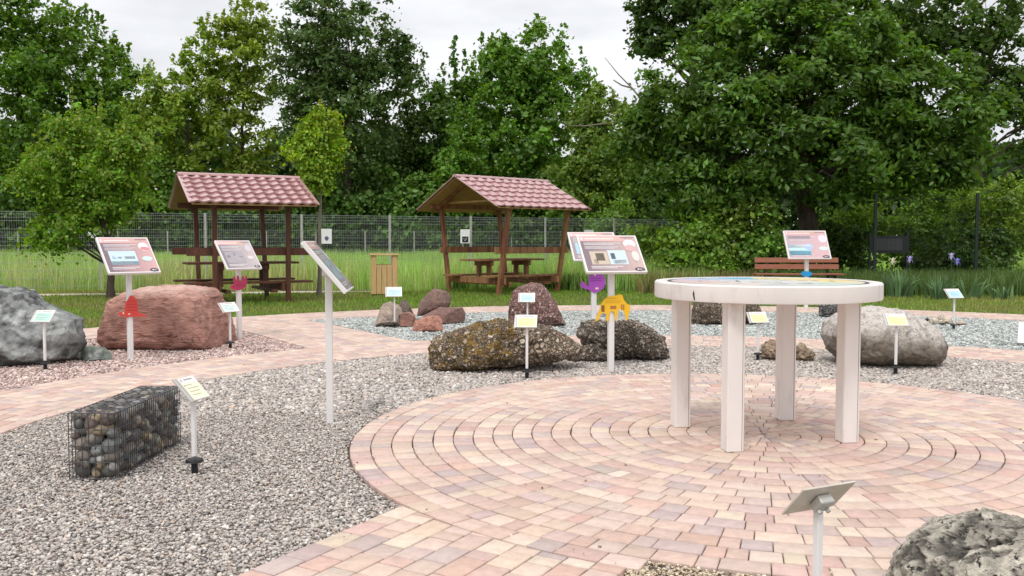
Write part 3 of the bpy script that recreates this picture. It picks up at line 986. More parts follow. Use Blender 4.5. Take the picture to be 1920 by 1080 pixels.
# fossil-like knobbly stones and pale fragments
rock('small_rock', 'knobbly tan stone on the gravel left of the far table leg', [(1425, 668), (1430, 648), (1448, 640), (1470, 640), (1492, 650), (1495, 668), (1480, 674), (1440, 673)], 675, .3, M['rock_brown'], (.36, .27, .19), sub=6, n=2.3, amp=.10, freq=6, seed=41)
rock('small_rock', 'lumpy tan stone on the gravel right of the far table leg', [(1492, 670), (1494, 650), (1505, 643), (1516, 655), (1525, 660), (1523, 672), (1505, 677)], 677, .24, M['rock_brown'], (.38, .29, .21), sub=6, n=2.3, amp=.10, freq=6, seed=42)
rock('small_rock', 'little brown stone balanced on the knobbly tan stone', [(1440, 645), (1444, 636), (1454, 637), (1456, 645)], 650, .08, M['rock_brown'], (.25, .17, .12), sub=4, n=2.4, amp=.08, seed=43, Yc=9.25, z0=.155)
rock('small_rock', 'long cream driftwood-like stone on the blue gravel', [(1742, 606), (1743, 599), (1760, 595), (1778, 597), (1790, 604), (1785, 608), (1755, 609)], 608, .25, M['rock_brown'], (.60, .52, .43), sub=5, n=2.4, amp=.09, freq=7, seed=44, planar=.02)
rock('small_rock', 'small cream knob standing on the long cream stone', [(1760, 600), (1761, 590), (1766, 587), (1769, 592), (1768, 600)], 605, .1, M['rock_brown'], (.55, .48, .40), sub=4, n=2.4, amp=.08, seed=45, Yc=12.9)
rock('small_rock', 'thin pinkish stone lying right of the blue label post', [(1792, 607), (1795, 603), (1806, 602), (1811, 606), (1806, 609)], 609, .14, M['rock_brown'], (.52, .40, .33), sub=4, n=2.4, amp=.06, seed=46)
rock('small_rock', 'small black stone at the left end of the cream stone', [(1733, 601), (1735, 597), (1741, 597), (1742, 603), (1736, 604)], 604, .1, M['rock_brown'], (.02, .02, .02), sub=4, n=2.6, amp=.05, seed=47)

# ------------------------------------------------------------------ round table
t = empty('round_table', (CX, CY, 0), 0, 'large white round table with a coloured disc top on four square legs', 'table')
TR, TH = .677, .956
mb = MB()
nseg = 96
V, F = [], []
prof = [(TR - .015, TH - .100), (TR - .003, TH - .098), (TR, TH - .09), (TR, TH - .008), (TR - .006, TH), (TR - .06, TH), (TR - .061, TH - .004), (0.0, TH - .004)]
for i in range(nseg):
    a = TAU * i / nseg
    for (rr_, zz) in prof: V.append((rr_ * math.cos(a), rr_ * math.sin(a), zz))
m_ = len(prof)
for i in range(nseg):
    j = (i + 1) % nseg
    for k in range(m_ - 1): F.append((i * m_ + k, j * m_ + k, j * m_ + k + 1, i * m_ + k + 1))
F.append([i * m_ for i in range(nseg)][::-1])
mb.add(V, F)
mb.build('tabletop', M['white_table'], t, smooth=True)
mb = MB()
secs = [(0, 48, (.86, .68, .30)), (48, 84, (.83, .74, .36)), (84, 112, (.20, .50, .72)), (112, 140, (.42, .58, .78)), (140, 165, (.62, .56, .72)), (165, 215, (.72, .55, .52)), (215, 250, (.78, .68, .62)), (250, 290, (.66, .66, .64)), (290, 330, (.58, .70, .64)), (330, 360, (.80, .70, .48))]
for a0, a1, c in secs:
    st = 6
    for k in range(st):
        b0, b1 = R(a0 + (a1 - a0) * k / st), R(a0 + (a1 - a0) * (k + 1) / st)
        for r0, r1, sc_, cc in ((.0, .20, 1.0, (.74, .73, .72)), (.20, .34, 1.0, tuple(.45 * x + .4 for x in c)), (.34, .575, 1, c), (.575, .60, 1, (.12, .11, .12))):
            mb.add([(r0 * math.cos(b0), r0 * math.sin(b0), TH - .0015), (r1 * math.cos(b0), r1 * math.sin(b0), TH - .0015), (r1 * math.cos(b1), r1 * math.sin(b1), TH - .0015), (r0 * math.cos(b1), r0 * math.sin(b1), TH - .0015)], [(0, 1, 2, 3)], cc)
for k in range(40):       # printed rays and short rows of lettering too small to read
    a = rng.uniform(0, TAU); r0 = rng.uniform(.12, .5); ln = rng.uniform(.04, .12)
    c = (.2, .18, .18) if k % 3 else (.9, .88, .85)
    x, y = r0 * math.cos(a), r0 * math.sin(a); ta = a + math.pi / 2
    dx, dy = math.cos(ta) * ln / 2, math.sin(ta) * ln / 2; ex, ey = math.cos(a) * .006, math.sin(a) * .006
    z = TH + .0005 + k * 1e-5
    mb.add([(x - dx - ex, y - dy - ey, z), (x - dx + ex, y - dy + ey, z), (x + dx + ex, y + dy + ey, z), (x + dx - ex, y + dy - ey, z)], [(3, 2, 1, 0)], c)
mb.build('printed_disc', M['print'], t)
mb = MB()
a0 = R(218)
mb.prism([(0, .012), (.006, .03), (.011, .012), (.016, -.022), (.010, -.026)], -.002, .001, (.03, .028, .026))
ck = mb.build('crack', M['cutout'], t)
ck.location = (TR * math.cos(a0), TR * math.sin(a0), TH - .066); ck.rotation_euler = (0, 0, a0 + math.pi / 2)
for (u, v) in ((1277, 801), (1375, 847), (1474, 788), (1591, 830)):
    g = G(u, v)
    mb = MB()
    mb.box((g[0] - CX, g[1] - CY + .03, (TH - .10) / 2), (.102, .102, TH - .10), Matrix.Rotation(R(8), 3, 'Z'), bev=.006)
    lg = mb.build('leg', M['white_table'], t)
    Mr = Matrix.Rotation(R(8), 3, 'Z')
    mb = MB(); mb.box(Vector((g[0] - CX, g[1] - CY + .03, (TH - .11) / 2)) + Mr @ Vector((.037, -.0512, 0)), (.0025, .0012, TH - .13), Mr, (.12, .10, .09))
    mb.build('seam', M['cutout'], lg)

# ------------------------------------------------------------------ information boards


def px_poly(pts, ou, ov, s, anchor):
    """outline picked from the photo -> metres about an anchor"""
    return [((x - anchor[0]) * s, -(y - anchor[1]) * s) for x, y in pts]


def board(label, u, v, w_, s_, psi, tilt, h, pics, cut=None, post=.05, cutlabel=None):
    g = G(u, v)
    b = empty('information_board', (g[0], g[1], 0), R(psi), label, 'information board', 'information boards on white posts')
    mb = MB()
    mb.box((0, .0, h / 2 - .02), (post, post, h + .04), bev=.006)
    mb.build('post', M['white_metal'], b)
    T = R(tilt)
    # panel frame: local x = width, local up-slope = (0, cos, sin)
    up = Vector((0, math.cos(T), math.sin(T))); nn = Vector((0, -math.sin(T), math.cos(T)))
    Mx = Matrix((Vector((1, 0, 0)), up, nn)).transposed()
    c = Vector((0, 0, h))
    mb = MB()
    mb.box(c, (w_, s_, .032), Mx, bev=.004)
    pn = mb.build('panel', M['white_metal'], b)
    mb = MB()
    def rect(x0, x1, y0, y1, cc, lift):
        q = [(x0, y0), (x1, y0), (x1, y1), (x0, y1)]
        mb.add([c + Mx @ Vector(((x - .5) * w_, (.5 - y) * s_, .0165 + lift)) for x, y in q], [(3, 2, 1, 0)], cc)
    def disc(x0, y0, rx, ry, cc, lift, half=None):
        n0 = 20
        q = [(x0 + rx * math.cos(TAU * k / n0), y0 + ry * math.sin(TAU * k / n0)) for k in range(n0)]
        mb.add([c + Mx @ Vector(((x - .5) * w_, (.5 - y) * s_, .0165 + lift)) for x, y in q], [list(range(n0))[::-1]], cc)
    m0 = .028
    nb = 10
    for k in range(nb):
        x0 = m0 + (1 - 2 * m0) * k / nb; x1 = m0 + (1 - 2 * m0) * (k + 1) / nb
        f_ = k / (nb - 1)
        cc = tuple(a * (1 - f_) + b_ * f_ for a, b_ in zip(pics['bg0'], pics['bg1']))
        rect(x0, x1, m0, 1 - m0, cc, 0)
        if k < 8:
            rect(x0, x1, m0, .17, tuple(a * (1 - f_) + b_ * f_ for a, b_ in zip((.66, .40, .40), (.58, .38, .33))), .0006)
    rect(.05, .085, .065, .14, (.75, .65, .65), .0012)
    rect(.12, .60, .09, .118, (.80, .68, .66), .0012)
    rect(.72, .95, .06, .085, (.28, .19, .20), .0012)
    for k in range(2): rect(.08, .08 + .62 - .12 * k, .215 + .035 * k, .23 + .035 * k, (.72, .67, .68), .0012)
    for k in range(3): rect(.08, .68 - .05 * k, .305 + .03 * k, .318 + .03 * k, (.62, .58, .60), .0012)
    for (x0, x1, y0, y1, cc) in pics['rects']: rect(x0, x1, y0, y1, cc, .0012)
    for q, (x0, y0, rx, ry, cc) in enumerate(pics['discs']): disc(x0, y0, rx, ry, cc, .002 + .0004 * q)
    for k in range(2): rect(.10, .62 - .1 * k, .845 + .04 * k, .862 + .04 * k, (.70, .65, .66), .0012)
    disc(.88, .93, .085, .05, (.11, .07, .085), .0012)
    rect(.82, .96, .93, 1 - m0, (.11, .07, .085), .0014)
    rect(.845, .865, .915, .945, (.85, .80, .80), .002)
    rect(.872, .92, .925, .94, (.70, .66, .66), .002)
    mb.build('print', M['print'], pn)
    mb = MB()
    mb.box((0, .0, h - .035), (.16, .07, .05), bev=.004)
    mb.build('bracket', M['white_metal'], b)
    if cut:
        outline, scale, anchor, zc, cc, marks = cut
        mb = MB()
        poly = px_poly(outline, 0, 0, scale, anchor)
        poly = [(x, z + zc) for x, z in poly]
        mb.prism(poly, -post / 2 - .014, -post / 2 - .002, cc)
        co = mb.build('animal_cutout', M['cutout'], b)
        co.rotation_euler = (0, 0, math.atan2(-g[0], g[1]) - R(psi) + R(4))
        if cutlabel: co['label'] = cutlabel
        if marks:
            for (x0, x1, y0, y1, mc) in marks:
                mb = MB()
                q = px_poly([(x0, y0), (x1, y0), (x1, y1), (x0, y1)], 0, 0, scale, anchor)
                V = [(x, -post / 2 - .0155, z + zc) for x, z in q]
                mb.add(V, [(3, 2, 1, 0)], mc)
                mb.build('marking', M['cutout'], co)
    return b


BLUE, SKYB = (.30, .48, .66), (.52, .66, .76)
p1 = dict(bg0=(.20, .145, .17), bg1=(.60, .36, .36), rects=[(.12, .64, .40, .78, SKYB), (.12, .64, .68, .78, (.42, .52, .60)), (.17, .24, .52, .62, (.20, .22, .24)), (.27, .34, .56, .61, (.75, .72, .68)), (.40, .60, .55, .62, (.66, .54, .42))],
          discs=[(.84, .28, .10, .12, (.70, .72, .76)), (.85, .33, .085, .05, (.62, .24, .25)), (.83, .62, .10, .07, (.55, .68, .66))])
board('white board with beach picture and red cutout in front of the red sandstone boulder', 245, 672, .52, .50, 44, 46, 1.055, p1,
      cut=([(640, 770), (665, 735), (690, 735), (715, 760), (740, 800), (745, 860), (750, 930), (780, 955), (835, 970), (830, 990), (740, 985), (720, 990), (640, 985), (605, 1010), (600, 960), (560, 985), (530, 945), (540, 925), (580, 925), (600, 935), (600, 880), (610, 820)], 1 / 6.355 / 183, (655, 1000), .42, (.62, .06, .05),
           [(632, 720, 800, 806, (.40, .03, .03)), (628, 735, 835, 841, (.40, .03, .03)), (625, 738, 870, 876, (.40, .03, .03)), (622, 738, 905, 911, (.40, .03, .03)), (635, 660, 945, 960, (.80, .55, .5)), (575, 590, 930, 950, (.85, .75, .5))]), cutlabel='red snail-like animal cutout')
p2 = dict(bg0=(.24, .21, .235), bg1=(.52, .44, .45), rects=[(.10, .62, .42, .80, (.36, .33, .36)), (.14, .24, .52, .62, (.76, .73, .74)), (.34, .40, .45, .56, (.86, .84, .84)), (.40, .50, .56, .66, (.84, .82, .82)), (.46, .60, .58, .63, (.82, .8, .8))],
          discs=[(.84, .30, .09, .12, (.58, .52, .55)), (.80, .62, .09, .06, (.62, .58, .58)), (.86, .86, .05, .05, (.36, .44, .36))])
board('white board with grey picture of white animals and crimson crown-like cutout', 449, 632, .47, .48, 45, 47, 1.03, p2, post=.055,
      cut=([(255, 862), (290, 830), (318, 815), (302, 712), (336, 715), (355, 775), (358, 698), (386, 698), (396, 765), (425, 770), (440, 702), (464, 704), (468, 760), (480, 698), (503, 703), (498, 800), (490, 850), (440, 890), (380, 912), (310, 900), (265, 885)], 1 / 7.717 / 150, (385, 830), .66, (.50, .045, .12),
           [(340, 470, 822, 828, (.30, .02, .07)), (335, 470, 845, 851, (.30, .02, .07)), (300, 312, 845, 870, (.2, .01, .05))]), cutlabel='crimson spiky animal cutout')
p3 = dict(bg0=(.26, .24, .25), bg1=(.34, .30, .31), rects=[(.10, .62, .40, .78, (.30, .40, .44)), (.3, .5, .5, .6, (.6, .6, .6))], discs=[(.84, .30, .10, .12, (.62, .60, .62)), (.83, .62, .10, .07, (.45, .56, .54))])
board('white board seen from its narrow side on the grey gravel', 619, 790, .56, .42, 96, 50, 1.035, p3, post=.045)
p4 = dict(bg0=(.21, .16, .18), bg1=(.52, .38, .36), rects=[(.13, .42, .45, .80, (.52, .43, .34)), (.22, .36, .50, .70, (.16, .13, .10)), (.17, .24, .66, .78, (.60, .52, .42)), (.43, .73, .42, .80, (.52, .62, .68)), (.47, .54, .50, .66, (.12, .14, .17)), (.49, .70, .68, .78, (.72, .78, .80))],
          discs=[(.84, .25, .105, .12, (.66, .68, .72)), (.83, .36, .09, .09, (.60, .38, .38)), (.88, .58, .06, .14, (.66, .60, .58))])
board('white board with two wildlife pictures above a bright yellow animal cutout', 1145, 693, .59, .47, 13, 46, 1.08, p4, post=.054,
      cut=([(425, 975), (440, 920), (470, 850), (485, 790), (520, 740), (560, 705), (620, 700), (660, 690), (690, 683), (715, 690), (730, 740), (765, 785), (795, 795), (800, 840), (790, 880), (770, 960), (750, 955), (745, 900), (715, 850), (690, 840), (670, 860), (655, 965), (640, 965), (628, 870), (590, 860), (575, 900), (570, 970), (540, 965), (545, 900), (520, 880), (490, 890), (460, 960)], 1 / 5.685 / 203, (597, 830), .582, (.80, .47, .02),
           [(540, 660, 722, 728, (.45, .25, .02)), (530, 700, 750, 755, (.50, .28, .02)), (530, 690, 770, 775, (.50, .28, .02)), (490, 525, 800, 870, (.22, .10, .03)), (585, 650, 805, 840, (.38, .16, .05)), (700, 715, 790, 850, (.40, .18, .05)), (722, 736, 790, 850, (.40, .18, .05))]), cutlabel='bright yellow four-legged animal cutout')
p5 = dict(bg0=(.32, .25, .27), bg1=(.55, .38, .38), rects=[(.10, .62, .40, .78, (.34, .55, .72))], discs=[(.84, .30, .10, .12, (.62, .60, .62))])
board('white board half hidden behind another board with a violet fish cutout', 1113, 596, .76, .62, 10, 45, 1.12, p5, post=.075,
      cut=([(275, 655), (285, 600), (300, 600), (345, 640), (362, 660), (362, 560), (385, 525), (430, 508), (480, 512), (515, 535), (535, 575), (540, 620), (520, 665), (480, 705), (430, 722), (385, 710), (365, 690), (320, 680)], 1 / 5.685 / 117, (417, 640), .52, (.36, .07, .42),
           [(385, 500, 570, 576, (.16, .02, .22)), (385, 500, 592, 598, (.16, .02, .22)), (430, 465, 665, 685, (.75, .55, .4)), (420, 435, 520, 545, (.75, .6, .4))]), cutlabel='violet fish cutout')
p6 = dict(bg0=(.52, .38, .42), bg1=(.64, .42, .44), rects=[(.05, .55, .50, .88, (.50, .70, .76)), (.05, .55, .72, .88, (.20, .46, .60)), (.05, .5, .50, .62, (.72, .78, .84)), (.08, .6, .2, .3, (.36, .28, .33))],
          discs=[(.52, .58, .10, .12, (.40, .52, .76)), (.88, .30, .10, .14, (.70, .66, .72)), (.86, .64, .11, .07, (.62, .76, .70))])
board('white board with turquoise sea picture standing in front of the red wooden bench', 1511, 578, .80, .57, 6, 62, 1.14, p6, post=.06,
      cut=([(0, 10), (10, 0), (30, -5), (60, -4), (80, 4), (92, 12), (80, 30), (55, 42), (30, 40), (8, 28)], .0022, (45, 18), .62, (.02, .28, .60), None), cutlabel='blue sea creature cutout')
# the white panel cut by the right edge of the photo
b = empty('information_board', (5.98, 10.2, 0), R(-32), 'low white slanted board cut by the right edge of the view', 'information board', 'information boards on white posts')
mb = MB()
T = R(50)
Mx = Matrix((Vector((1, 0, 0)), Vector((0, math.cos(T), math.sin(T))), Vector((0, -math.sin(T), math.cos(T))))).transposed()
mb.box((.06, 0, .145), (.34, .30, .02), Mx, bev=.003)
mb.build('panel', M['white_metal'], b)
mb = MB(); mb.box((.06, .05, .07), (.04, .04, .15), bev=.004); mb.build('post', M['black'], b)

# ------------------------------------------------------------------ small labels on ground anchors


def small_label(label, u, v, psi, h, colr, w_=.18, s_=.145, tilt=45, Y=None, x=None, frame=True):
    if Y is None:
        g = G(u, v)
    else:
        g = (x, Y, 0)
    b = empty('label_post', (g[0], g[1], 0), R(psi), label, 'label post', 'small label posts on black ground anchors')
    mb = MB(); mb.box((0, 0, h / 2 + .04), (.022, .022, h - .08), bev=.003); mb.build('post', M['white_metal'], b)
    mb = MB()
    mb.tube([(0, 0, -.06), (0, 0, .052)], .017, 12)
    mb.tube([(0, 0, .052), (0, 0, .066)], [.047, .042], 16)
    mb.build('ground_anchor', M['black'], b, smooth=True)
    T = R(tilt)
    Mx = Matrix((Vector((1, 0, 0)), Vector((0, math.cos(T), math.sin(T))), Vector((0, -math.sin(T), math.cos(T))))).transposed()
    c = Vector((0, 0, h))
    mb = MB(); mb.box(c, (w_, s_, .006), Mx, bev=.001); pl = mb.build('plate', M['plate_back'], b)
    mb = MB()
    def rect(x0, x1, y0, y1, cc, lift):
        mb.add([c + Mx @ Vector(((x_ - .5) * w_, (.5 - y_) * s_, .0036 + lift)) for x_, y_ in ((x0, y0), (x1, y0), (x1, y1), (x0, y1))], [(3, 2, 1, 0)], cc)
    rect(.02, .98, .03, .97, (.80, .79, .77), 0)
    rect(.06, .94, .26, .93, colr, .0006)
    rect(.30, .80, .10, .16, (.35, .33, .32), .0006)
    rect(.08, .2, .07, .2, (.55, .5, .5), .0006)
    for k in range(4): rect(.14, .55 + .09 * ((k * 7) % 4), .34 + .14 * k, .375 + .14 * k, tuple(.55 * q for q in colr), .0012)
    rect(.09, .115, .34, .4, (.1, .1, .1), .0014)
    mb.build('print', M['print'], pl)
    mb = MB()
    mb.box(c + Mx @ Vector((0, 0, -.018)), (.05, .05, .028), Mx, bev=.003)
    for sx in (-.016, .016): mb.tube([c + Mx @ Vector((sx, -.012, -.033)), c + Mx @ Vector((sx, -.012, -.043))], .007, 8, (1, 1, 1))
    mb.build('bracket', M['steel'], b)
    if frame:
        mb = MB()
        mb.box(c + Mx @ Vector((-w_ / 2 - .012, 0, -.004)), (.02, s_ * 1.02, .008), Mx, bev=.001)
        mb.build('edge_strip', M['steel'], b)
    return b


MINT, PALEB, YEL = (.44, .66, .58), (.50, .68, .82), (.78, .78, .40)
small_label('small mint green label post in front of the big grey boulder', 85, 692, -6, .50, MINT)
small_label('small tilted pale mint label post right of the red sandstone boulder', 432, 652, 52, .46, (.62, .74, .70), w_=.2)
small_label('small blue label post in front of the pale brown pyramid boulder', 740, 614, 8, .50, PALEB, w_=.21, s_=.18)
small_label('small yellow label post in front of the long lichen-stained boulder', 988, 708, -6, .50, YEL)
small_label('small pale blue label post in front of the pink granite boulder', 989, 616, -4, .43, PALEB, w_=.21, s_=.17)
small_label('small yellow label post between two table legs beside the tan stone', 1421, 674, 6, .43, YEL, w_=.18)
small_label('small yellow label post in front of the smooth pale grey boulder', 1679, 700, -3, .49, YEL)
small_label('small blue label post beside the cream stone on the blue gravel', 1788, 617, 12, .49, (.42, .64, .85), w_=.21, s_=.17)
small_label('small pale yellow label post turned sideways beside the stone-filled wire basket', 365, 884, 74, .44, (.80, .80, .58), w_=.135, s_=.155)
small_label('near label post seen from its grey back beside the travertine boulder', 0, 0, 206, .462, YEL, Y=2.52, x=.885, w_=.20, s_=.125, tilt=48, frame=False)

# ------------------------------------------------------------------ gabion basket with cobbles
GX, GY, GWd, GL, GH = -2.125, 4.43, .235, .84, .335
ga = empty('gabion_basket', (GX, GY, 0), R(-1), 'dark welded wire basket filled with cobbles on the grey gravel', 'wire basket')
rw = .0023


def grid_panel(o, ax, ay, la, lb, sa, sb, name):
    mb = MB()
    o, ax, ay = Vector(o), Vector(ax), Vector(ay)
    na, nb_ = max(1, round(la / sa)), max(1, round(lb / sb))
    for i in range(na + 1):
        p0 = o + ax * (la * i / na); mb.tube([p0, p0 + ay * lb], rw, 5)
    nn = ax.cross(ay) * rw * 1.6
    for i in range(nb_ + 1):
        p0 = o + ay * (lb * i / nb_) + nn; mb.tube([p0, p0 + ax * la], rw, 5)
    mb.build(name, M['wire'], ga, smooth=True)


hw = GWd / 2
grid_panel((-hw, 0, 0), (1, 0, 0), (0, 0, 1), GWd, GH, .0335, .084, 'mesh_panel')
grid_panel((-hw, GL, 0), (1, 0, 0), (0, 0, 1), GWd, GH, .0335, .084, 'mesh_panel')
grid_panel((-hw, 0, 0), (0, 1, 0), (0, 0, 1), GL, GH, .0335, .084, 'mesh_panel')
grid_panel((hw, 0, 0), (0, 1, 0), (0, 0, 1), GL, GH, .0248, .084, 'mesh_panel')
grid_panel((-hw, 0, GH), (0, 1, 0), (1, 0, 0), GL, GWd, .042, .0335, 'mesh_panel')
cobs = []
bv, bf = ICO[3]
cobmesh = []
CP_ = [(.17, .15, .13), (.22, .19, .165), (.12, .11, .105), (.25, .23, .20), (.27, .21, .14), (.17, .175, .17), (.33, .315, .30), (.20, .15, .125), (.135, .105, .095), (.19, .19, .155)]
for k in range(10):
    P = bv * (1 + .10 * fbm(bv * 1.3 + k * 5, 3, k)[:, None])
    c = np.tile(np.array(CP_[k]), (len(bv), 1)) * (1 + .15 * fbm(bv * 2.5, 3, k + 4))[:, None]
    cobmesh.append(fast_mesh('cobble', P, [bf], M['cobble'], vcol=np.clip(c, .01, .9), smooth=True))
cand = 9000
cxs = np.clip(rng.uniform(-hw - .01, hw + .01, cand), -hw, hw); cys = np.clip(rng.uniform(-.01, GL + .01, cand), 0, GL); czs = np.clip(rng.uniform(-.01, GH + .02, cand), 0, GH)
szs = np.sort(rng.uniform(.021, .046, cand) ** 1.0)[::-1]
vis_ = (cys < .09) | (cxs > hw - .075) | (czs > GH - .07) | (cxs < -hw + .06)
PX, PS = [], []
for q in range(cand):
    if not vis_[q]: continue
    r_ = szs[q]
    p_ = np.array([min(max(cxs[q], -hw + r_ * .9), hw - r_ * .9), min(max(cys[q], r_ * 1.05), GL - r_ * 1.05), min(max(czs[q], r_ * .75), GH - r_ * .8)])
    if PX:
        dd = np.linalg.norm((np.array(PX) - p_) * np.array([1, .82, 1.15]), axis=1)
        if (dd < .70 * (np.array(PS) + r_)).any(): continue
    PX.append(p_); PS.append(r_)
    if len(PX) >= 290: break
ca, sa_ = math.cos(R(-1)), math.sin(R(-1))
for p_, r_ in zip(PX, PS):
    o = bpy.data.objects.new('cobble', cobmesh[rng.integers(10)])
    o.location = (GX + p_[0] * ca - p_[1] * sa_, GY + p_[0] * sa_ + p_[1] * ca, p_[2])
    o.scale = (r_ * rng.uniform(.85, 1.0), r_ * rng.uniform(1.0, 1.35), r_ * rng.uniform(.72, .92))
    o.rotation_euler = (rng.normal(0, .5), rng.normal(0, .3), rng.normal(0, .35))
    col.objects.link(o)
    tag(o, 'rounded river cobble packed inside the wire gabion basket', 'cobble', 'cobbles in the gabion basket')

# ------------------------------------------------------------------ picnic shelters
SW = 3.05


def shelter(label, x, y, rot, wood, near_in, near_top, far_in, far_top, SL, HE, HR, px_, pln):
    s = empty('picnic_shelter', (x, y, 0), R(rot), label, 'picnic shelter', 'roofed picnic shelters on the lawn')
    W = M[wood]
    yb_n, yt_n, yb_f, yt_f = -near_in, -near_top, far_in, far_top
    slope = (HR - HE) / (SW / 2)
    roofz = lambda yy: HR - abs(yy) * slope
    # posts
    for sx in (-1, 1):
        for yb, yt in ((yb_n, yt_n), (yb_f, yt_f)):
            mb = MB()
            mb.bar((sx * px_, yb, -.03), (sx * px_, yt, roofz(yt) - .10), .105, .085, up=(1, 0, 0), bev=.006)
            mb.build('post', W, s)
    # rafters, ties, purlins
    for sx in (-1, 1):
        for sg in (-1, 1):
            mb = MB()
            mb.bar((sx * (px_ + .075), sg * 1.46, roofz(1.46) - .085), (sx * (px_ + .075), 0.02 * sg, HR - .085), .045, .11, up=(1, 0, 0), bev=.004)
            mb.build('rafter', W, s)
        mb = MB()
        mb.bar((sx * (px_ - .075), -1.05, roofz(1.05) - .06), (sx * (px_ - .075), 1.05, roofz(1.05) - .06), .10, .045, up=(0, 0, 1), bev=.004)
        mb.build('tie_beam', M['wood_board'] if wood == 'wood_brown' else W, s)
    for yy in (yt_n + .07, yt_f - .07):
        mb = MB()
        mb.bar((-SL / 2 + .12, yy, roofz(yy) - .085), (SL / 2 - .12, yy, roofz(yy) - .085), .05, .10, up=(0, 0, 1), bev=.004)
        mb.build('purlin', W, s)
    # roof: boarding below, pressed tiles above
    rf = empty('roof', (0, 0, 0)); rf.parent = s
    ang = math.atan(slope)
    for sg in (-1, 1):
        mb = MB()
        nbd = 9
        ln = math.hypot(SW / 2, HR - HE)
        for k in range(nbd):
            d0 = ln * k / nbd + .003; d1 = ln * (k + 1) / nbd - .003
            dm = (d0 + d1) / 2
            Mx = Matrix.Rotation(-sg * ang, 3, 'X')
            c = Vector((0, sg * dm * math.cos(ang), HR - dm * math.sin(ang) - .030))
            mb.box(c, (SL - .03, d1 - d0, .022), Mx)
        mb.build('boarding', M['wood_board'], rf)
        nx, rows = 11 * 12, 6
        V, F = [], []
        xs = np.linspace(-SL / 2, SL / 2, nx + 1)
        wave = .026 * np.cos(xs / SL * 11 * TAU)
        wave = np.where(wave < 0, wave * .5, wave)
        for k in range(rows):
            d0, d1 = ln * k / rows, ln * (k + 1) / rows + .012
            for dd, lift in ((d0, .0), (d1, .036), (d1 + .001, .004)):
                yy = sg * dd * math.cos(ang); zz = HR - dd * math.sin(ang)
                base = len(V)
                for i, xx in enumerate(xs):
                    h_ = wave[i] + lift
                    sc = dd + (wave[i] * 1.1 if lift > 0 or dd > d1 else 0)
                    yy = sg * sc * math.cos(ang) + sg * h_ * math.sin(ang); zz = HR - sc * math.sin(ang) + h_ * math.cos(ang)
                    V.append((xx, yy, zz))
            b0 = k * 3 * (nx + 1)
            for q in (0, 1):
                for i in range(nx):
                    a = b0 + q * (nx + 1) + i
                    f = (a, a + 1, a + nx + 2, a + nx + 1)
                    F.append(f if sg > 0 else f[::-1])
        me = fast_mesh('tiles', V, [np.array(F)], M['tile'], smooth=True)
        me.set_sharp_from_angle(angle=R(40))
        link('tiles', me, rf)
        for sx in (-1, 1):
            mb = MB()
            mb.bar((sx * (SL / 2 + .006), sg * .015, HR - .002), (sx * (SL / 2 + .006), sg * SW / 2, HE + .002), .016, .075, up=(1, 0, 0))
            mb.build('verge_trim', M['tile'], rf)
    mb = MB()
    V, F = [], []
    nseg = 8
    xs = np.linspace(-SL / 2 - .03, SL / 2 + .03, 9)
    for j, xx in enumerate(xs):
        for k in range(nseg + 1):
            a = math.pi * k / nseg
            rr_ = .088
            V.append((xx, rr_ * math.cos(a), HR - .012 + .062 * math.sin(a)))
    for j in range(8):
        for k in range(nseg):
            a = j * (nseg + 1) + k
            F.append((a, a + 1, a + nseg + 2, a + nseg + 1))
    F.append(list(range(nseg + 1))); F.append([8 * (nseg + 1) + k for k in range(nseg + 1)][::-1])
    mb.add(V, F)
    for xx in xs[1:-1]: mb.tube([(xx, .093 * math.cos(math.pi * k / 8), HR - .012 + .067 * math.sin(math.pi * k / 8)) for k in range(9)], .006, 5)
    mb.build('ridge_cap', M['tile'], rf, smooth=True)
    # table
    mb = MB()
    for k in range(4): mb.box((0, -.28 + .187 * k, .765), (pln - .25, .178, .042), bev=.004)
    mb.build('table_top', W, s)
    for sx in (-px_ * .64, px_ * .64):
        mb = MB(); mb.box((sx, 0, .685), (.10, .62, .115), bev=.006); mb.build('table_bearer', W, s)
        for sy in (-.19, .19):
            mb = MB(); mb.bar((sx, sy, .28), (sx, sy, .627), .10, .09, up=(1, 0, 0), bev=.004); mb.build('table_leg', W, s)
    for sx in (-1, 1):
        mb = MB(); mb.bar((sx * (px_ - .085), -1.06, .30), (sx * (px_ - .085), 1.06, .30), .06, .15, up=(0, 0, 1), bev=.004); mb.build('cross_beam', W, s)
        mb = MB(); mb.bar((sx * px_ * .64, -1.0, .22), (sx * px_ * .64, 1.0, .22), .10, .06, up=(0, 0, 1), bev=.004); mb.build('cross_beam', W, s)
    # seats and backrests
    for sg, y0 in ((-1, near_in + .0), (1, far_in)):
        mb = MB()
        for k in range(2): mb.box((0, sg * (y0 - .13 - .165 * k), .395), (pln, .155, .042), bev=.004)
        mb.build('bench_seat', W, s)
        yt = near_top if sg < 0 else far_top
        zb = 1.0
        ypost = y0 + (yt - y0) * zb / (roofz(yt) - .1)
        mb = MB(); mb.box((.02, sg * (ypost - .065), zb), (pln, .038, .145), bev=.004)
        mb.build('backrest', W, s)
    return s


s1 = shelter('dark red-brown picnic shelter with a tiled roof behind the red boulder', -5.56, 18.2, 28, 'wood_red', 1.02, 1.12, .86, 1.28, 2.36, 1.92, 2.53, .70, 2.45)
s2 = shelter('weathered brown picnic shelter with splayed posts right of the timber bin', -.22, 21.4, 41, 'wood_brown', .92, 1.30, .92, 1.24, 2.86, 1.97, 2.70, .92, 2.3)
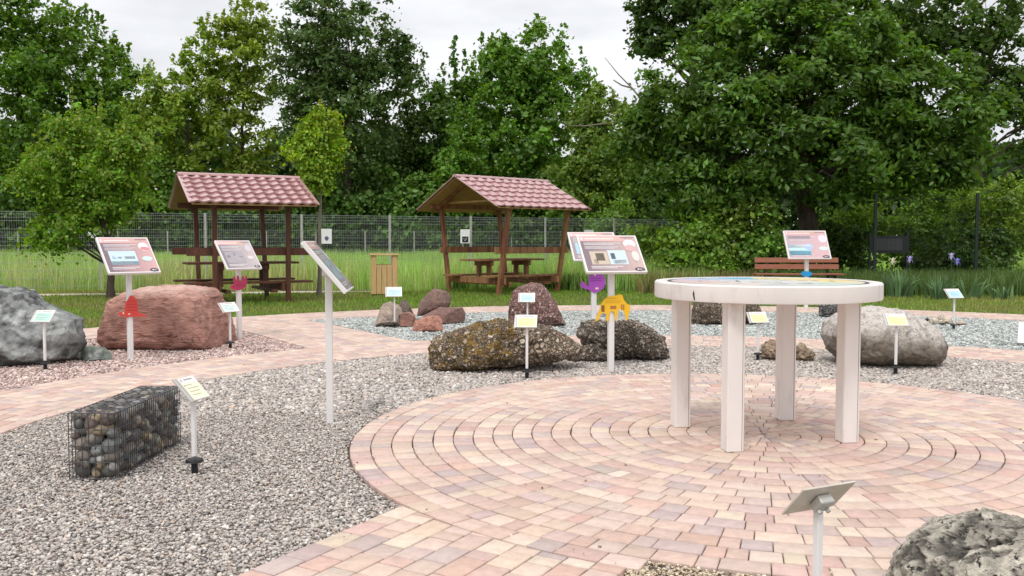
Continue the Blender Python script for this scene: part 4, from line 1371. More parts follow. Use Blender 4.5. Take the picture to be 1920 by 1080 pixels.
# emblem plates screwed to the far backrest of the first shelter
for xx in (-.25, .62):
    mb = MB(); mb.box((xx, .935, 1.0), (.17, .012, .14), colr=(.012, .012, .014))
    pt = mb.build('emblem_plate', M['cutout'], s1)
    mb = MB()
    mb.tube([(xx + .03 * math.cos(a), .926, .985 + .03 * math.sin(a)) for a in np.linspace(-2.6, 1.2, 9)], .005, 5, (.8, .8, .8))
    mb.tube([(xx - .008, .926, 1.04), (xx - .003, .926, 1.0), (xx + .03, .926, 1.0), (xx + .045, .926, .96)], .006, 5, (.8, .8, .8))
    mb.tube([(xx - .01, .925, 1.045), (xx - .01, .925, 1.058)], .009, 6, (.8, .8, .8))
    mb.build('wheelchair_emblem', M['cutout'], pt)

# ------------------------------------------------------------------ litter bin
g = G(717, 553)
b = empty('litter_bin', (g[0], g[1] + .3, 0), R(9), 'pale timber slatted litter bin on the lawn between the two shelters', 'litter bin')
for sg, ax in ((-1, 0), (1, 0), (-1, 1), (1, 1)):
    for k in range(5):
        mb = MB()
        off = -.232 + .116 * k
        tall = (k in (0, 4))
        h_ = .87 if tall else .66
        if ax == 0: mb.box((off, sg * .29, h_ / 2 + .02), (.108, .022, h_), bev=.003)
        else: mb.box((sg * .29, off, h_ / 2 + .02), (.022, .108, h_), bev=.003)
        mb.build('slat', M['wood_pale'], b)
mb = MB()
mb.box((0, 0, .905), (.66, .66, .03), bev=.004)
mb.build('lid', M['wood_pale'], b)
mb = MB(); mb.box((0, 0, .31), (.50, .50, .58), bev=.01); mb.build('liner', M['black'], b)

# ------------------------------------------------------------------ park bench
b = empty('park_bench', (6.72, 20.9, 0), R(0), 'red-brown slatted park bench behind the white round table', 'bench')
for k in range(2):
    mb = MB(); mb.box((0, .0 + .035 * k, .605 + .155 * k), (1.98, .03, .12), Matrix.Rotation(R(-14), 3, 'X'), bev=.004); mb.build('backrest_slat', M['wood_bench'], b)
for k in range(4):
    mb = MB(); mb.box((-.06, -.14 - .11 * k, .44), (2.02, .095, .032), bev=.004); mb.build('seat_slat', M['wood_bench'], b)
for sx in (-.74, .74):
    mb = MB()
    mb.bar((sx, -.48, -.02), (sx, -.46, .42), .05, .05, up=(1, 0, 0)); mb.bar((sx, -.05, -.02), (sx, .08, .80), .05, .05, up=(1, 0, 0)); mb.bar((sx, -.5, .405), (sx, 0, .405), .05, .035, up=(0, 0, 1))
    mb.build('frame', M['black'], b)

# ------------------------------------------------------------------ fences
FX, FY, FA = -7.994, 23.13, .446
fd = np.array([math.cos(FA), math.sin(FA)])


def fpt(u):
    k = (u - 960) / FPX
    t = (k * FY - FX) / (fd[0] - k * fd[1])
    return np.array([FX + fd[0] * t, FY + fd[1] * t]), t


def mesh_fence(label, x0, y0, ang, npan, pan, H, dv, hz, m, mp, wire=.0027, postw=.06):
    f = empty('mesh_fence', (x0, y0, 0), ang, label, 'fence')
    for i in range(npan + 1):
        mb = MB(); mb.box((i * pan, 0, H / 2), (postw, postw * .7, H + .02), bev=.004)
        mb.build('post', mp, f)
    for i in range(npan):
        mb = MB()
        n0 = int(round(pan / dv))
        for k in range(1, n0):
            xx = i * pan + pan * k / n0
            mb.tube([(xx, -.03, .04), (xx, -.03, H)], wire, 4, cap=False)
        for zz in hz:
            mb.tube([(i * pan + .02, -.035, zz), ((i + 1) * pan - .02, -.035, zz)], wire * 1.25, 4, cap=False)
            mb.tube([(i * pan + .02, -.025, zz), ((i + 1) * pan - .02, -.025, zz)], wire * 1.25, 4, cap=False)
        mb.build('mesh_panel', m, f)
    return f


HF = 1.93
mesh_fence('long grey welded mesh fence across the meadow behind the shelters', FX - fd[0] * 10, FY - fd[1] * 10, FA, 10, 2.5, HF, .05, (.10, .3, .5, .7, .9, 1.1, 1.3, 1.5, 1.7, 1.78, 1.86, 1.92), M['fence'], M['steel'])
mesh_fence('low far mesh fence along the foot of the trees', -40, 44.5, R(1.5), 24, 2.5, 1.72, .10, (.4, .8, 1.2, 1.5, 1.68), M['fence'], M['steel'], wire=.003, postw=.05)
gf = mesh_fence('dark green mesh fence with tall posts at the right behind the irises', 9.58, 23.4, R(-6), 3, 2.55, 2.45, .10, (.3, .7, 1.1, 1.5, 1.9, 2.3), M['fence_green'], M['fence_green'], wire=.0028, postw=.075)
# posters on the fence
for (u, v0, v1, wpx, lab, pic) in ((612, 429, 457, 19, 'white poster with a dark blue blot on the fence beside the young tree', (.10, .12, .22)),
                                   (872, 430, 456, 17, 'white poster with a black picture on the fence beside the brown shelter', (.02, .02, .025)),
                                   (1104, 431, 456, 17, 'plain white poster on the fence above the wildlife board', None),
                                   (90, 432, 458, 18, 'pale blue poster on the fence left of the small leaning tree', (.45, .60, .62)),
                                   (175, 428, 446, 19, 'plain white poster on the fence seen through the leaning tree', None)):
    pp, t_ = fpt(u)
    yy = pp[1] - .08
    a0 = AT(u - wpx / 2, v0, yy); a1 = AT(u + wpx / 2, v1, yy)
    b = empty('poster', ((a0[0] + a1[0]) / 2, yy, a1[2]), FA * .55, lab, 'poster', 'posters on the mesh fence')
    wd, ht = (a1[0] - a0[0]) * 1.06, a0[2] - a1[2]
    mb = MB(); mb.box((0, 0, ht / 2), (wd, .008, ht), colr=(.80, .81, .82) if 'blue poster' not in lab else (.55, .70, .72)); pn = mb.build('sheet', M['print'], b)
    if pic and 'pale blue' not in lab:
        mb = MB()
        if 'black' in lab:
            mb.box((wd * .02, -.006, ht * .27), (wd * .66, .003, ht * .42), colr=pic)
            for k, (dx, dz) in enumerate(((-.12, .32), (.08, .26), (.14, .36), (-.02, .2))): mb.box((wd * dx, -.0085, ht * dz), (wd * .1, .002, ht * .05), colr=(.6, .6, .6))
        else:
            mb.prism([(wd * .02 + .075 * wd * 2.6 * math.cos(a) * (1 + .25 * math.sin(5 * a)), ht * .36 + .075 * ht * 1.9 * math.sin(a) * (1 + .2 * math.cos(4 * a))) for a in np.linspace(0, TAU, 18)[:-1]], -.008, -.005, pic)
        mb.build('picture', M['print'], pn)
# dark notice board behind the green fence
b = empty('notice_board', (10.32, 24.3, 0), R(-4), 'dark framed notice board behind the green fence at the right', 'notice board')
for sx in (-.5, .5):
    mb = MB(); mb.box((sx, 0, .72), (.06, .06, 1.44), bev=.004); mb.build('post', M['fence_green'], b)
mb = MB(); mb.box((0, -.045, 1.12), (1.06, .03, .46), colr=(.014, .015, .018)); mb.build('frame', M['cutout'], b)
mb = MB(); mb.box((-.02, -.066, 1.12), (.72, .012, .32), colr=(.045, .048, .05)); mb.build('panel', M['cutout'], b)

# ------------------------------------------------------------------ trees


def leaves(P, Nn, size, cols, fold=.25, droop=.0, long=1.5):
    """one folded lozenge per leaf"""
    n = len(P)
    a = rng.normal(size=(n, 3))
    t_ = np.cross(a, Nn)
    t_ /= np.linalg.norm(t_, axis=1, keepdims=True) + 1e-9
    b_ = np.cross(Nn, t_)
    s = size[:, None]
    hw = s * .5
    ln = s * long * .5
    v0 = P - t_ * ln
    v2 = P + t_ * ln - Nn * ln * droop
    v1 = P + b_ * hw + Nn * s * fold * .5
    v3 = P - b_ * hw + Nn * s * fold * .5
    V = np.stack([v0, v1, v2, v3], 1).reshape(-1, 3)
    i = np.arange(n)[:, None] * 4
    F = np.concatenate([i + np.array([[0, 1, 2]]), i + np.array([[0, 2, 3]])], 0)
    C = np.concatenate([cols, cols], 0)
    return V, F, C


def crown_points(blobs, nclump, nleaf, rc, shell=2.4, flat=.7, up=.5, outw=.45, rnd=.75):
    """blobs: list of (center(3), radii(3)). returns leaf points, normals, clump ids, clump centres"""
    wts = np.array([r_[0] * r_[2] for c_, r_ in blobs], float)
    ids = rng.choice(len(blobs), nclump, p=wts / wts.sum())
    C0 = np.array([blobs[i][0] for i in ids], float); R0 = np.array([blobs[i][1] for i in ids], float)
    d = rng.normal(size=(nclump, 3)); d /= np.linalg.norm(d, axis=1, keepdims=True)
    rr_ = rng.random(nclump) ** (1 / shell)
    cc = C0 + d * R0 * rr_[:, None]
    rad = rng.uniform(rc[0], rc[1], nclump)
    nl = np.maximum(6, (nleaf * (rad / np.mean(rad)) ** 2 / nclump)).astype(int)
    cid = np.repeat(np.arange(nclump), nl)
    n = len(cid)
    q = rng.normal(size=(n, 3)); q /= np.linalg.norm(q, axis=1, keepdims=True)
    q *= np.clip(np.abs(rng.normal(0, .62, n)), .05, 1.7)[:, None]
    off = q * rad[cid][:, None] * np.array([1.15, 1.15, flat])
    # clumps droop a little at their edges
    off[:, 2] -= .25 * (off[:, 0] ** 2 + off[:, 1] ** 2) / rad[cid]
    P = cc[cid] + off
    nn = outw * q + np.array([0, 0, up]) + rnd * rng.normal(size=(n, 3)) + .35 * d[cid]
    nn /= np.linalg.norm(nn, axis=1, keepdims=True)
    return P, nn, cid, cc


TINT = np.array((2.7, 2.4, 1.7))


def tree(name, label, base, blobs, nclump, nleaf, leafsize, c, rc=(.4, .9), trunk_r=.15, trunk_top=None, limbs=14, bark='bark', cvar=.22, tip=None, flat=.7, lean=None, group=None, cat='tree', spikes=0, sph=(.5, 1.8), long=1.5, up=.5, shell=2.4):
    base = np.array(base, float)
    c = tuple(np.array(c) * TINT)
    far = leafsize > .13
    if far:
        nclump = int(nclump * 2.0); rc = (rc[0] * .62, rc[1] * .74); limbs = int(limbs * 1.8)
    leafsize = leafsize * .80
    nleaf = int(nleaf * (2.3 if far else 1.5))
    t = empty(name, base, 0, label, cat, group)
    blobs = [(np.array(b[0], float) - base, np.array(b[1], float)) for b in blobs]
    P, nn, cid, cc = crown_points(blobs, nclump, nleaf, rc, flat=flat, up=up, shell=shell)
    spikes = int(spikes * 2.6)
    if spikes:           # upright leading shoots on top
        tops = []
        for k in range(spikes):
            bw = np.array([b_[1][0] * b_[1][2] for b_ in blobs]); bc, brd = blobs[rng.choice(len(blobs), p=bw / bw.sum())]
            a = rng.uniform(0, TAU); q = rng.uniform(0, .95)
            x = bc[0] + brd[0] * q * math.cos(a); y = bc[1] + brd[1] * q * math.sin(a)
            z0 = bc[2] + brd[2] * math.sqrt(max(0, 1 - q * q)) * .82
            hh = rng.uniform(*sph)
            m_ = int(hh * 34 * 1.8 / sph[1])
            zz = rng.uniform(0, hh, m_)
            sp = (.34 * (1 - zz / hh) + .05) * sph[1] / 1.8
            tops.append(np.stack([x + rng.normal(0, 1, m_) * sp * .5 + zz * rng.normal(0, .12), y + rng.normal(0, 1, m_) * sp * .5, z0 + zz], 1))
        tp = np.concatenate(tops)
        P = np.concatenate([P, tp]); q = rng.normal(size=(len(tp), 3)); q[:, 2] += .3; q /= np.linalg.norm(q, axis=1, keepdims=True)
        nn = np.concatenate([nn, q]); cid = np.concatenate([cid, rng.integers(0, nclump, len(tp))])
    keepm = P[:, 2] > .05
    P, nn, cid = P[keepm], nn[keepm], cid[keepm]
    n = len(P)
    cl = rng.normal(0, 1, (len(cc), 1))[cid]
    cols = np.array(c)[None] * np.exp(cvar * (.6 * cl + .8 * rng.normal(size=(n, 1))))
    cols[:, 0] *= np.exp(rng.normal(0, .10, n)); 
    if tip is not None:
        # young leaves at the outer shoots
        zz = (P[:, 2] - P[:, 2].min()) / (np.ptp(P[:, 2]) + 1e-6)
        k = (rng.random(n) < .12 + .45 * zz ** 2)[:, None]
        cols = np.where(k, np.array(tip)[None] * np.exp(.2 * rng.normal(size=(n, 1))), cols)
    V, F, C = leaves(P, nn, leafsize * np.exp(rng.normal(0, .25, n)), np.clip(cols, .004, .6), long=long)
    link('crown', fast_mesh('crown', V, [F], M['leaf'], fcol=C), t)
    # trunk and limbs
    if trunk_r:
        mb = MB()
        top = np.array(trunk_top if trunk_top is not None else (np.mean([b[0] for b in blobs], 0) + np.array([0, 0, .3])), float)
        if trunk_top is not None: top = top - base
        ln = np.array(lean if lean is not None else (0, 0, 0), float)
        pts = []
        ns = 9
        for k in range(ns + 1):
            f = k / ns
            pts.append(tuple(np.array([0, 0, -.1]) * (1 - f) + top * f + ln * math.sin(math.pi * f) + rng.normal(0, .02 * trunk_r / .15, 3) * (k > 0)))
        rad = [trunk_r * (1.35 if k == 0 else 1) * (1 - .75 * k / ns) for k in range(ns + 1)]
        mb.tube(pts, rad, 9)
        order = rng.permutation(len(cc))[:limbs]
        for i in order:
            e_ = cc[i]
            # start on the trunk well below the clump
            zt = np.clip(e_[2] - rng.uniform(.25, .6) * np.hypot(e_[0], e_[1]) - .3, top[2] * (.42 if trunk_r > .3 else .25), top[2] * .97)
            f = zt / max(top[2], 1e-3)
            k0 = min(int(f * ns), ns - 1)
            s0 = np.array(pts[k0]) + (np.array(pts[k0 + 1]) - np.array(pts[k0])) * (f * ns - k0)
            r0 = max(.012, trunk_r * (1 - .75 * f) * .36)
            m1 = s0 * .5 + e_ * .5 + np.array([0, 0, .10 * np.linalg.norm(e_ - s0)]) + rng.normal(0, .05, 3)
            q1 = s0 * .75 + m1 * .25 + np.array([0, 0, -.0]); q2 = m1
            mb.tube([tuple(s0), tuple(s0 * .5 + m1 * .5 + rng.normal(0, .03, 3)), tuple(m1), tuple(m1 * .5 + e_ * .5 + rng.normal(0, .04, 3)), tuple(e_)], [r0, r0 * .8, r0 * .6, r0 * .38, .008], 5)
        mb.build('trunk', M[bark], t, smooth=True)
    return t


def blob(u, v, ru, rv, Y, dy=1.0, dY=0.0):
    p_ = AT(u, v, Y + dY)
    k = (Y + dY) / FPX
    return (p_, (ru * k, dy * (ru * k + rv * k) / 2, rv * k))


def foot(u, Y): return ((u - 960) / FPX * Y, Y, 0)


# --- far treeline
DK, MID, YG, BG = (.022, .050, .012), (.036, .078, .014), (.070, .115, .020), (.018, .040, .014)
LS = .20
tree('tall_tree', 'tall mid green tree with upright shoots at the far left edge', foot(60, 50), [blob(40, 120, 120, 110, 50), blob(-40, 250, 130, 140, 50), blob(110, 250, 130, 120, 50), blob(30, 40, 60, 70, 50)], 150, 13000, LS, (.038, .088, .013), rc=(.5, 1.1), trunk_r=.22, limbs=24, spikes=16, group='trees along the far treeline')
tree('tall_tree', 'tall feathery green tree left of the sky gap behind the leaning tree', foot(180, 52), [blob(165, 150, 85, 110, 52), blob(215, 210, 60, 90, 52), blob(190, 290, 90, 110, 52), blob(120, 70, 40, 60, 52)], 110, 9000, LS, (.042, .092, .014), rc=(.5, 1.0), trunk_r=.2, limbs=22, spikes=16, group='trees along the far treeline')
tree('airy_tree', 'pale yellow green airy tree just right of the sky gap', foot(350, 49), [blob(340, 190, 70, 80, 49), blob(330, 280, 100, 110, 49), blob(390, 120, 45, 60, 49)], 80, 5600, LS * .9, (.075, .128, .022), rc=(.45, .9), trunk_r=.16, limbs=22, spikes=12, group='trees along the far treeline')
tree('airy_tree', 'pale yellow green airy tree touching the dark tall tree', foot(455, 50), [blob(450, 140, 70, 110, 50), blob(465, 60, 50, 60, 50), blob(450, 280, 90, 120, 50)], 90, 6800, LS * .9, (.080, .125, .022), rc=(.45, .9), trunk_r=.17, limbs=22, spikes=12, group='trees along the far treeline')
tree('dark_tree', 'very tall dark bluish green tree above the first shelter', foot(650, 47), [blob(630, 40, 105, 120, 47), blob(690, 120, 95, 80, 47), blob(590, 160, 85, 110, 47), blob(650, 260, 120, 120, 47), blob(740, 90, 45, 45, 47)], 190, 16500, LS * .85, (.032, .062, .022), rc=(.5, 1.1), trunk_r=.28, limbs=34, spikes=6, group='trees along the far treeline')
tree('dark_tree', 'shorter dark tree between the tall dark tree and the bright one', foot(780, 51), [blob(770, 240, 90, 110, 51), blob(730, 320, 90, 90, 51), blob(800, 300, 80, 90, 51)], 90, 7600, LS * .9, (.036, .070, .020), rc=(.5, 1.0), trunk_r=.18, limbs=14, spikes=8, group='trees along the far treeline')
tree('broad_tree', 'rounded mid green tree left of the bright leading tree', foot(860, 51), [blob(855, 180, 55, 65, 51), blob(850, 280, 90, 110, 51), blob(890, 230, 70, 90, 51)], 80, 7000, LS, (.034, .078, .016), rc=(.5, 1.0), trunk_r=.18, limbs=14, spikes=8, group='trees along the far treeline')
tree('broad_tree', 'bright green tree with a pointed crown behind the brown shelter', foot(1000, 49), [blob(1000, 110, 75, 70, 49), blob(960, 170, 80, 90, 49), blob(1050, 190, 75, 80, 49), blob(1000, 280, 120, 120, 49)], 150, 12500, LS, (.044, .102, .017), rc=(.55, 1.1), trunk_r=.24, limbs=26, spikes=12, group='trees along the far treeline')
tree('small_tree', 'bright young tree with a pointed top just left of the brown shelter roof', foot(865, 46.5), [blob(868, 280, 38, 60, 46.5), blob(860, 350, 60, 70, 46.5)], 40, 3400, LS * .9, (.048, .108, .019), rc=(.45, .8), trunk_r=.1, limbs=8, spikes=6, group='trees along the far treeline')
tree('airy_tree', 'yellowish green tree with bare twigs left of the great oak', foot(1135, 44), [blob(1125, 215, 55, 60, 44), blob(1150, 300, 85, 100, 44), blob(1100, 350, 80, 80, 44)], 90, 7600, LS * .85, (.056, .100, .022), rc=(.45, .9), trunk_r=.18, limbs=18, spikes=8, group='trees along the far treeline')
# understory bushes along the foot of the treeline
for k, (u, v, ru, rv, c, lab) in enumerate((
        (60, 380, 120, 70, (.026, .058, .013), 'dark bush at the foot of the far left tree'),
        (250, 370, 120, 80, (.034, .072, .015), 'dense green bush behind the left shelter and the leaning tree'),
        (420, 390, 110, 70, (.028, .062, .015), 'dark bush behind the roof of the first shelter'),
        (560, 385, 100, 75, (.030, .066, .018), 'dark green bush behind the slim young tree'),
        (690, 380, 90, 70, (.030, .066, .017), 'dark bush above the timber litter bin'),
        (800, 385, 90, 70, (.040, .086, .019), 'mid green bush left of the brown shelter'),
        (960, 390, 110, 65, (.026, .058, .014), 'dark bush behind the brown shelter'),
        (1080, 385, 100, 75, (.038, .080, .019), 'mid green bush right of the brown shelter roof'),
        (1200, 390, 100, 70, (.030, .066, .017), 'dark bush beside the end of the grey fence'))):
    c = tuple(1.25 * q for q in c)
    tree('bush', lab, foot(u, 47), [blob(u, v, ru, rv, 47, dy=.7), blob(u + 20, v + 45, ru, rv * .7, 47, dy=.7)], 75, 6500, LS, c, rc=(.5, 1.0), trunk_r=.06, limbs=5, cat='bush', group='bushes at the foot of the treeline')
# the wood behind that closes the gaps
Pn = 44000
X_ = rng.uniform(-42, 42, Pn); Y_ = rng.uniform(56, 64, Pn)
top = 8.4 + 1.6 * vnoise(np.stack([X_ * .18, 0 * X_, 0 * X_], 1), 5) + .8 * vnoise(np.stack([X_ * .6, 0 * X_, 0 * X_], 1), 6)
Z_ = rng.random(Pn) * top
nn = rng.normal(size=(Pn, 3)); nn[:, 1] -= .6; nn[:, 2] += .4; nn /= np.linalg.norm(nn, axis=1, keepdims=True)
cols = np.array((.050, .105, .020))[None] * np.exp(.4 * rng.normal(size=(Pn, 1)))
V, F, C = leaves(np.stack([X_, Y_, Z_], 1), nn, .46 * np.exp(rng.normal(0, .2, Pn)), cols)
tag(link('far_wood', fast_mesh('far_wood', V, [F], M['leaf'], fcol=C)), 'dark wood filling the gaps behind the treeline', 'wood', kind='stuff')

# --- great oak and neighbours on the right
tree('oak_tree', 'great dark oak with a thick trunk behind the park bench', foot(1512, 25.5),
     [blob(1500, 150, 230, 150, 25.5, .9), blob(1310, 190, 120, 130, 25), blob(1740, 230, 140, 130, 25), blob(1560, 285, 240, 85, 24.5), blob(1300, 330, 120, 80, 24.6), blob(1230, 260, 80, 80, 25), blob(1730, 300, 110, 60, 25), blob(1480, 30, 160, 70, 26)],
     520, 96000, .106, (.031, .070, .0125), rc=(.22, .62), trunk_r=.34, trunk_top=AT(1500, 60, 25.5), limbs=50, cvar=.27, up=.55, long=2.1, flat=.55, shell=3.0)
tree('tall_tree', 'thin-leaved dark tree whose branches hang in above the oak at the top', foot(1330, 31),
     [blob(1290, 30, 110, 70, 31), blob(1230, 60, 60, 55, 31), blob(1420, 10, 110, 60, 31), blob(1330, -60, 160, 60, 31), blob(1200, 20, 40, 30, 31)], 75, 6800, .15, (.024, .052, .014), rc=(.4, .75), trunk_r=.22, limbs=40, cvar=.25, long=1.7)
tree('tall_tree', 'open dark tree with slanting limbs at the top right corner', foot(1800, 33),
     [blob(1700, 40, 110, 60, 33), blob(1840, 60, 90, 80, 33), blob(1930, 40, 60, 80, 33), blob(1880, 180, 90, 80, 33), blob(1950, 230, 50, 120, 33)], 95, 8200, .16, (.026, .055, .014), rc=(.4, .8), trunk_r=.25, limbs=46, cvar=.25, long=1.7)
HG = 'green shrubs under the oak'
for (u, v, ru, rv, Y, c, lab, nl) in (
        (1300, 450, 70, 65, 23.6, (.050, .100, .018), 'bright rounded shrub hiding the end of the grey fence', 4200),
        (1390, 410, 75, 75, 24.4, (.064, .110, .024), 'yellow green shrub with white blossom left of the oak trunk', 4800),
        (1440, 470, 55, 50, 23.6, (.034, .075, .015), 'low dark green shrub left of the park bench', 2600),
        (1600, 400, 60, 60, 29, (.060, .110, .022), 'light green shrub behind the oak trunk', 2800),
        (1720, 395, 110, 75, 29, (.046, .092, .017), 'wide bright hedge behind the green fence', 5600),
        (1880, 385, 90, 85, 27.5, (.062, .112, .020), 'bright green shrub at the right edge behind the fence', 5000),
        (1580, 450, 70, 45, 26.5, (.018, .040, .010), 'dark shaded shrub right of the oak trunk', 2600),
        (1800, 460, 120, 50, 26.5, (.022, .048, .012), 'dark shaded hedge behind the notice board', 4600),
        (1150, 420, 60, 45, 31, (.044, .090, .019), 'green shrub behind the wildlife board near the fence', 2200),
        (1220, 470, 45, 50, 27, (.062, .112, .026), 'pale green weedy bush in front of the fence end', 2200)):
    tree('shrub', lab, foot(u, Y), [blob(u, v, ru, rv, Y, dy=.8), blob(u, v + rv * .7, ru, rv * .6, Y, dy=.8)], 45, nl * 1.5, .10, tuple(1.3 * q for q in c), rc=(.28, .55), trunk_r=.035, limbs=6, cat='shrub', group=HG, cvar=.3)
for o in [o for o in col.objects if o.get('label', '').startswith('yellow green shrub with white blossom')]:
    n = 60
    P = np.stack([rng.normal(.25, .55, n), rng.uniform(-1.3, -.75, n), rng.uniform(.6, 2.2, n)], 1)
    nn = rng.normal(size=(n, 3)); nn[:, 1] -= 1; nn /= np.linalg.norm(nn, axis=1, keepdims=True)
    V, F, C = leaves(P, nn, np.full(n, .045), np.tile((.75, .74, .68), (n, 1)), long=1.0)
    bl = link('blossom', fast_mesh('blossom', V, [F], M['leaf'], fcol=C), o)
    bl['kind'] = 'stuff'
for o in [o for o in col.objects if o.get('label', '').startswith('yellowish green tree with bare twigs')]:
    for pts in (((1160, 228), (1130, 232), (1100, 236), (1066, 236)), ((1205, 190), (1185, 165), (1160, 140), (1134, 108)), ((1185, 165), (1166, 160), (1150, 150))):
        pp = [AT(u, v, 42.2) - np.array(o.location) for u, v in pts]
        mb = MB(); mb.tube([tuple(q) for q in pp], [.045, .035, .025, .012][:len(pp)], 6)
        mb.build('bare_branch', M['bark_pale'], o, smooth=True)
# --- near small tree on the left and the slim young tree
tree('leaning_tree', 'small leaning tree with yellow green leaves at the left of the lawn', foot(206, 19.0),
     [blob(155, 300, 100, 70, 19), blob(85, 340, 55, 50, 19), blob(215, 335, 70, 70, 19), blob(150, 395, 95, 55, 19), blob(100, 450, 55, 25, 19), blob(160, 240, 50, 35, 19), blob(240, 285, 40, 45, 19)],
     150, 21000, .066, (.058, .128, .016), rc=(.18, .40), trunk_r=.085, trunk_top=AT(150, 300, 19), lean=(.22, 0, 0), limbs=30, tip=(.24, .31, .05), spikes=34, sph=(.2, .6), cvar=.28)
tree('young_tree', 'slim young tree with bright yellow green crown beside the first shelter', foot(597, 19.9),
     [blob(590, 300, 40, 48, 19.9), blob(603, 255, 36, 42, 19.9), blob(618, 228, 20, 24, 19.9), blob(570, 272, 28, 28, 19.9), blob(590, 348, 34, 26, 19.9)], 95, 9500, .066, (.075, .150, .016), rc=(.12, .27), trunk_r=.055, trunk_top=AT(602, 250, 19.9), limbs=16, tip=(.30, .37, .04), bark='bark_pale', cvar=.25, spikes=8, sph=(.15, .45))

# ------------------------------------------------------------------ grass


def blades(P, h, wd, lean, cols):
    n = len(P)
    a = rng.uniform(0, TAU, n)
    d = np.stack([np.cos(a), np.sin(a), 0 * a], 1)
    b_ = np.stack([-np.sin(a), np.cos(a), 0 * a], 1)
    top = P + np.stack([0 * h, 0 * h, h], 1) + b_ * (lean * h)[:, None]
    midp = P + np.stack([0 * h, 0 * h, h * .55], 1) + b_ * (lean * h * .3)[:, None]
    w_ = wd[:, None]
    V = np.stack([P - d * w_ * .5, P + d * w_ * .5, midp + d * w_ * .42, midp - d * w_ * .42, top], 1).reshape(-1, 3)
    i = np.arange(n)[:, None] * 5
    return V, [i + np.array([[0, 1, 2, 3]]), i + np.array([[3, 2, 4]])], np.concatenate([cols, cols], 0)


def grass(name, label, P, h, wd, lean, cols, kind='stuff'):
    V, Fs, C = blades(P, h, wd, lean, cols)
    return tag(link(name, fast_mesh(name, V, Fs, M['grass'], fcol=C)), label, 'grass', kind=kind)


# mown lawn
n = 150000
x = rng.uniform(-15, 16, n); y = rng.uniform(10.5, 21.6, n)
rb = np.hypot(x - BX, y - BY)
edge = BR + .02 + .05 * vnoise(np.stack([x * 3, y * 3, 0 * x], 1), 3)
ok = (rb > edge) & (np.abs(x) < .6 * y + .5)
ytr = 20.35 + (x + 9.8) * .2
ok &= ~((np.abs(y - ytr) < .40) & (x < -3.4))
x, y = x[ok], y[ok]
dry = np.clip(.5 + .9 * fbm(np.stack([x * .5, y * .9, 0 * x], 1), 3, 4) - .35 * (x > -6) + .15 * (x < -6), 0, 1)[:, None]
c = (np.array((.19, .31, .045)) * (1 - dry) + np.array((.28, .29, .085)) * dry) * np.exp(.25 * rng.normal(size=(len(x), 1)))
grass('lawn', 'short mown lawn between the paving and the meadow', np.stack([x, y, 0 * x - .03], 1), rng.uniform(.035, .085, len(x)), rng.uniform(.008, .016, len(x)), rng.normal(0, .5, len(x)), c)
# tall meadow
n = 210000
y = rng.uniform(21.2, 46, n); x = rng.uniform(-.62, .62, n) * y
ok = (x < 5.2 + .1 * (y - 22) + .6 * vnoise(np.stack([y, 0 * y, 0 * y], 1), 2)) | (y > 33)
ok &= y > 21.0 + np.maximum(0, (x + 9.8) * .18) * (x < -3) + 1.1 * (x < -3) - .2 + .25 * vnoise(np.stack([x * 1.2, 0 * x, 0 * x], 1), 8)
def under_shelter(x, y, m=1.0):
    c_, s_ = math.cos(R(41)), math.sin(R(41))
    a_ = (x + .22) * c_ + (y - 21.4) * s_; b_ = -(x + .22) * s_ + (y - 21.4) * c_
    return (np.abs(a_) < 1.45 * m) & (np.abs(b_) < 1.5 * m)


ok &= ~under_shelter(x, y)
x, y = x[ok], y[ok]
n = len(x)
patch = np.clip(.5 + .8 * fbm(np.stack([x * .35, y * .35, 0 * x], 1), 3, 14), 0, 1)
straw = (rng.random(n) < .08 + .40 * patch * (y < 26) * (x < 0) + .05 * patch)[:, None]
gcol = np.array((.37, .585, .15)) * (1 - .22 * patch[:, None]) * np.exp(.28 * rng.normal(size=(n, 1)))
c = np.where(straw, np.array((.60, .54, .28)) * np.exp(.25 * rng.normal(size=(n, 1))), gcol)
h = rng.uniform(.35, .80, n) * (1 + .25 * patch) * np.clip(.7 + (y - 21) * .12, .7, 1.05)
grass('meadow_grass', 'tall flowering meadow grass round the grey mesh fence', np.stack([x, y, 0 * x - .06], 1), h, .011 * (y / 24) * rng.uniform(.7, 1.5, n), rng.normal(0, .28, n), c)
n = 9000
x = rng.uniform(-2.6, 2.2, n); y = rng.uniform(19.2, 23.6, n)
k_ = under_shelter(x, y, 1.05) & (y > 21.2)
x, y = x[k_], y[k_]; n = len(x)
c = np.array((.16, .26, .045)) * np.exp(.3 * rng.normal(size=(n, 1)))
grass('trodden_grass', 'short trodden grass under the brown shelter', np.stack([x, y, 0 * x - .05], 1), rng.uniform(.04, .13, n), rng.uniform(.010, .020, n), rng.normal(0, .5, n), c)
# rank growth at the front of the meadow and on the right bank
n = 26000
x = rng.uniform(-1.5, 5.5, n); y = 21.9 + .35 * x * (x > 0) + rng.normal(0, .5, n)
k_ = ~under_shelter(x, y, 1.05)
x, y = x[k_], y[k_]; n = len(x)
c = np.array((.10, .175, .038)) * np.exp(.35 * rng.normal(size=(n, 1)))
grass('rank_grass', 'dark rank grass and weeds behind the lawn in the middle', np.stack([x, y, 0 * x - .06], 1), rng.uniform(.15, .5, n), rng.uniform(.012, .03, n), rng.normal(0, .4, n), c)
n = 42000
x = rng.uniform(3.0, 16, n); y = rng.uniform(19.0, 24.5, n)
ok = (y > 19.7 + .9 * (x < 6.0) - .10 * (x - 8) * (x > 8) + .3 * vnoise(np.stack([x, 0 * x, 0 * x], 1), 4)) & ~((x > 5.4) & (x < 7.9) & (y < 20.95))
x, y = x[ok], y[ok]; n = len(x)
br_ = ((rng.random(n) < .55) & (x < 6.2))[:, None]
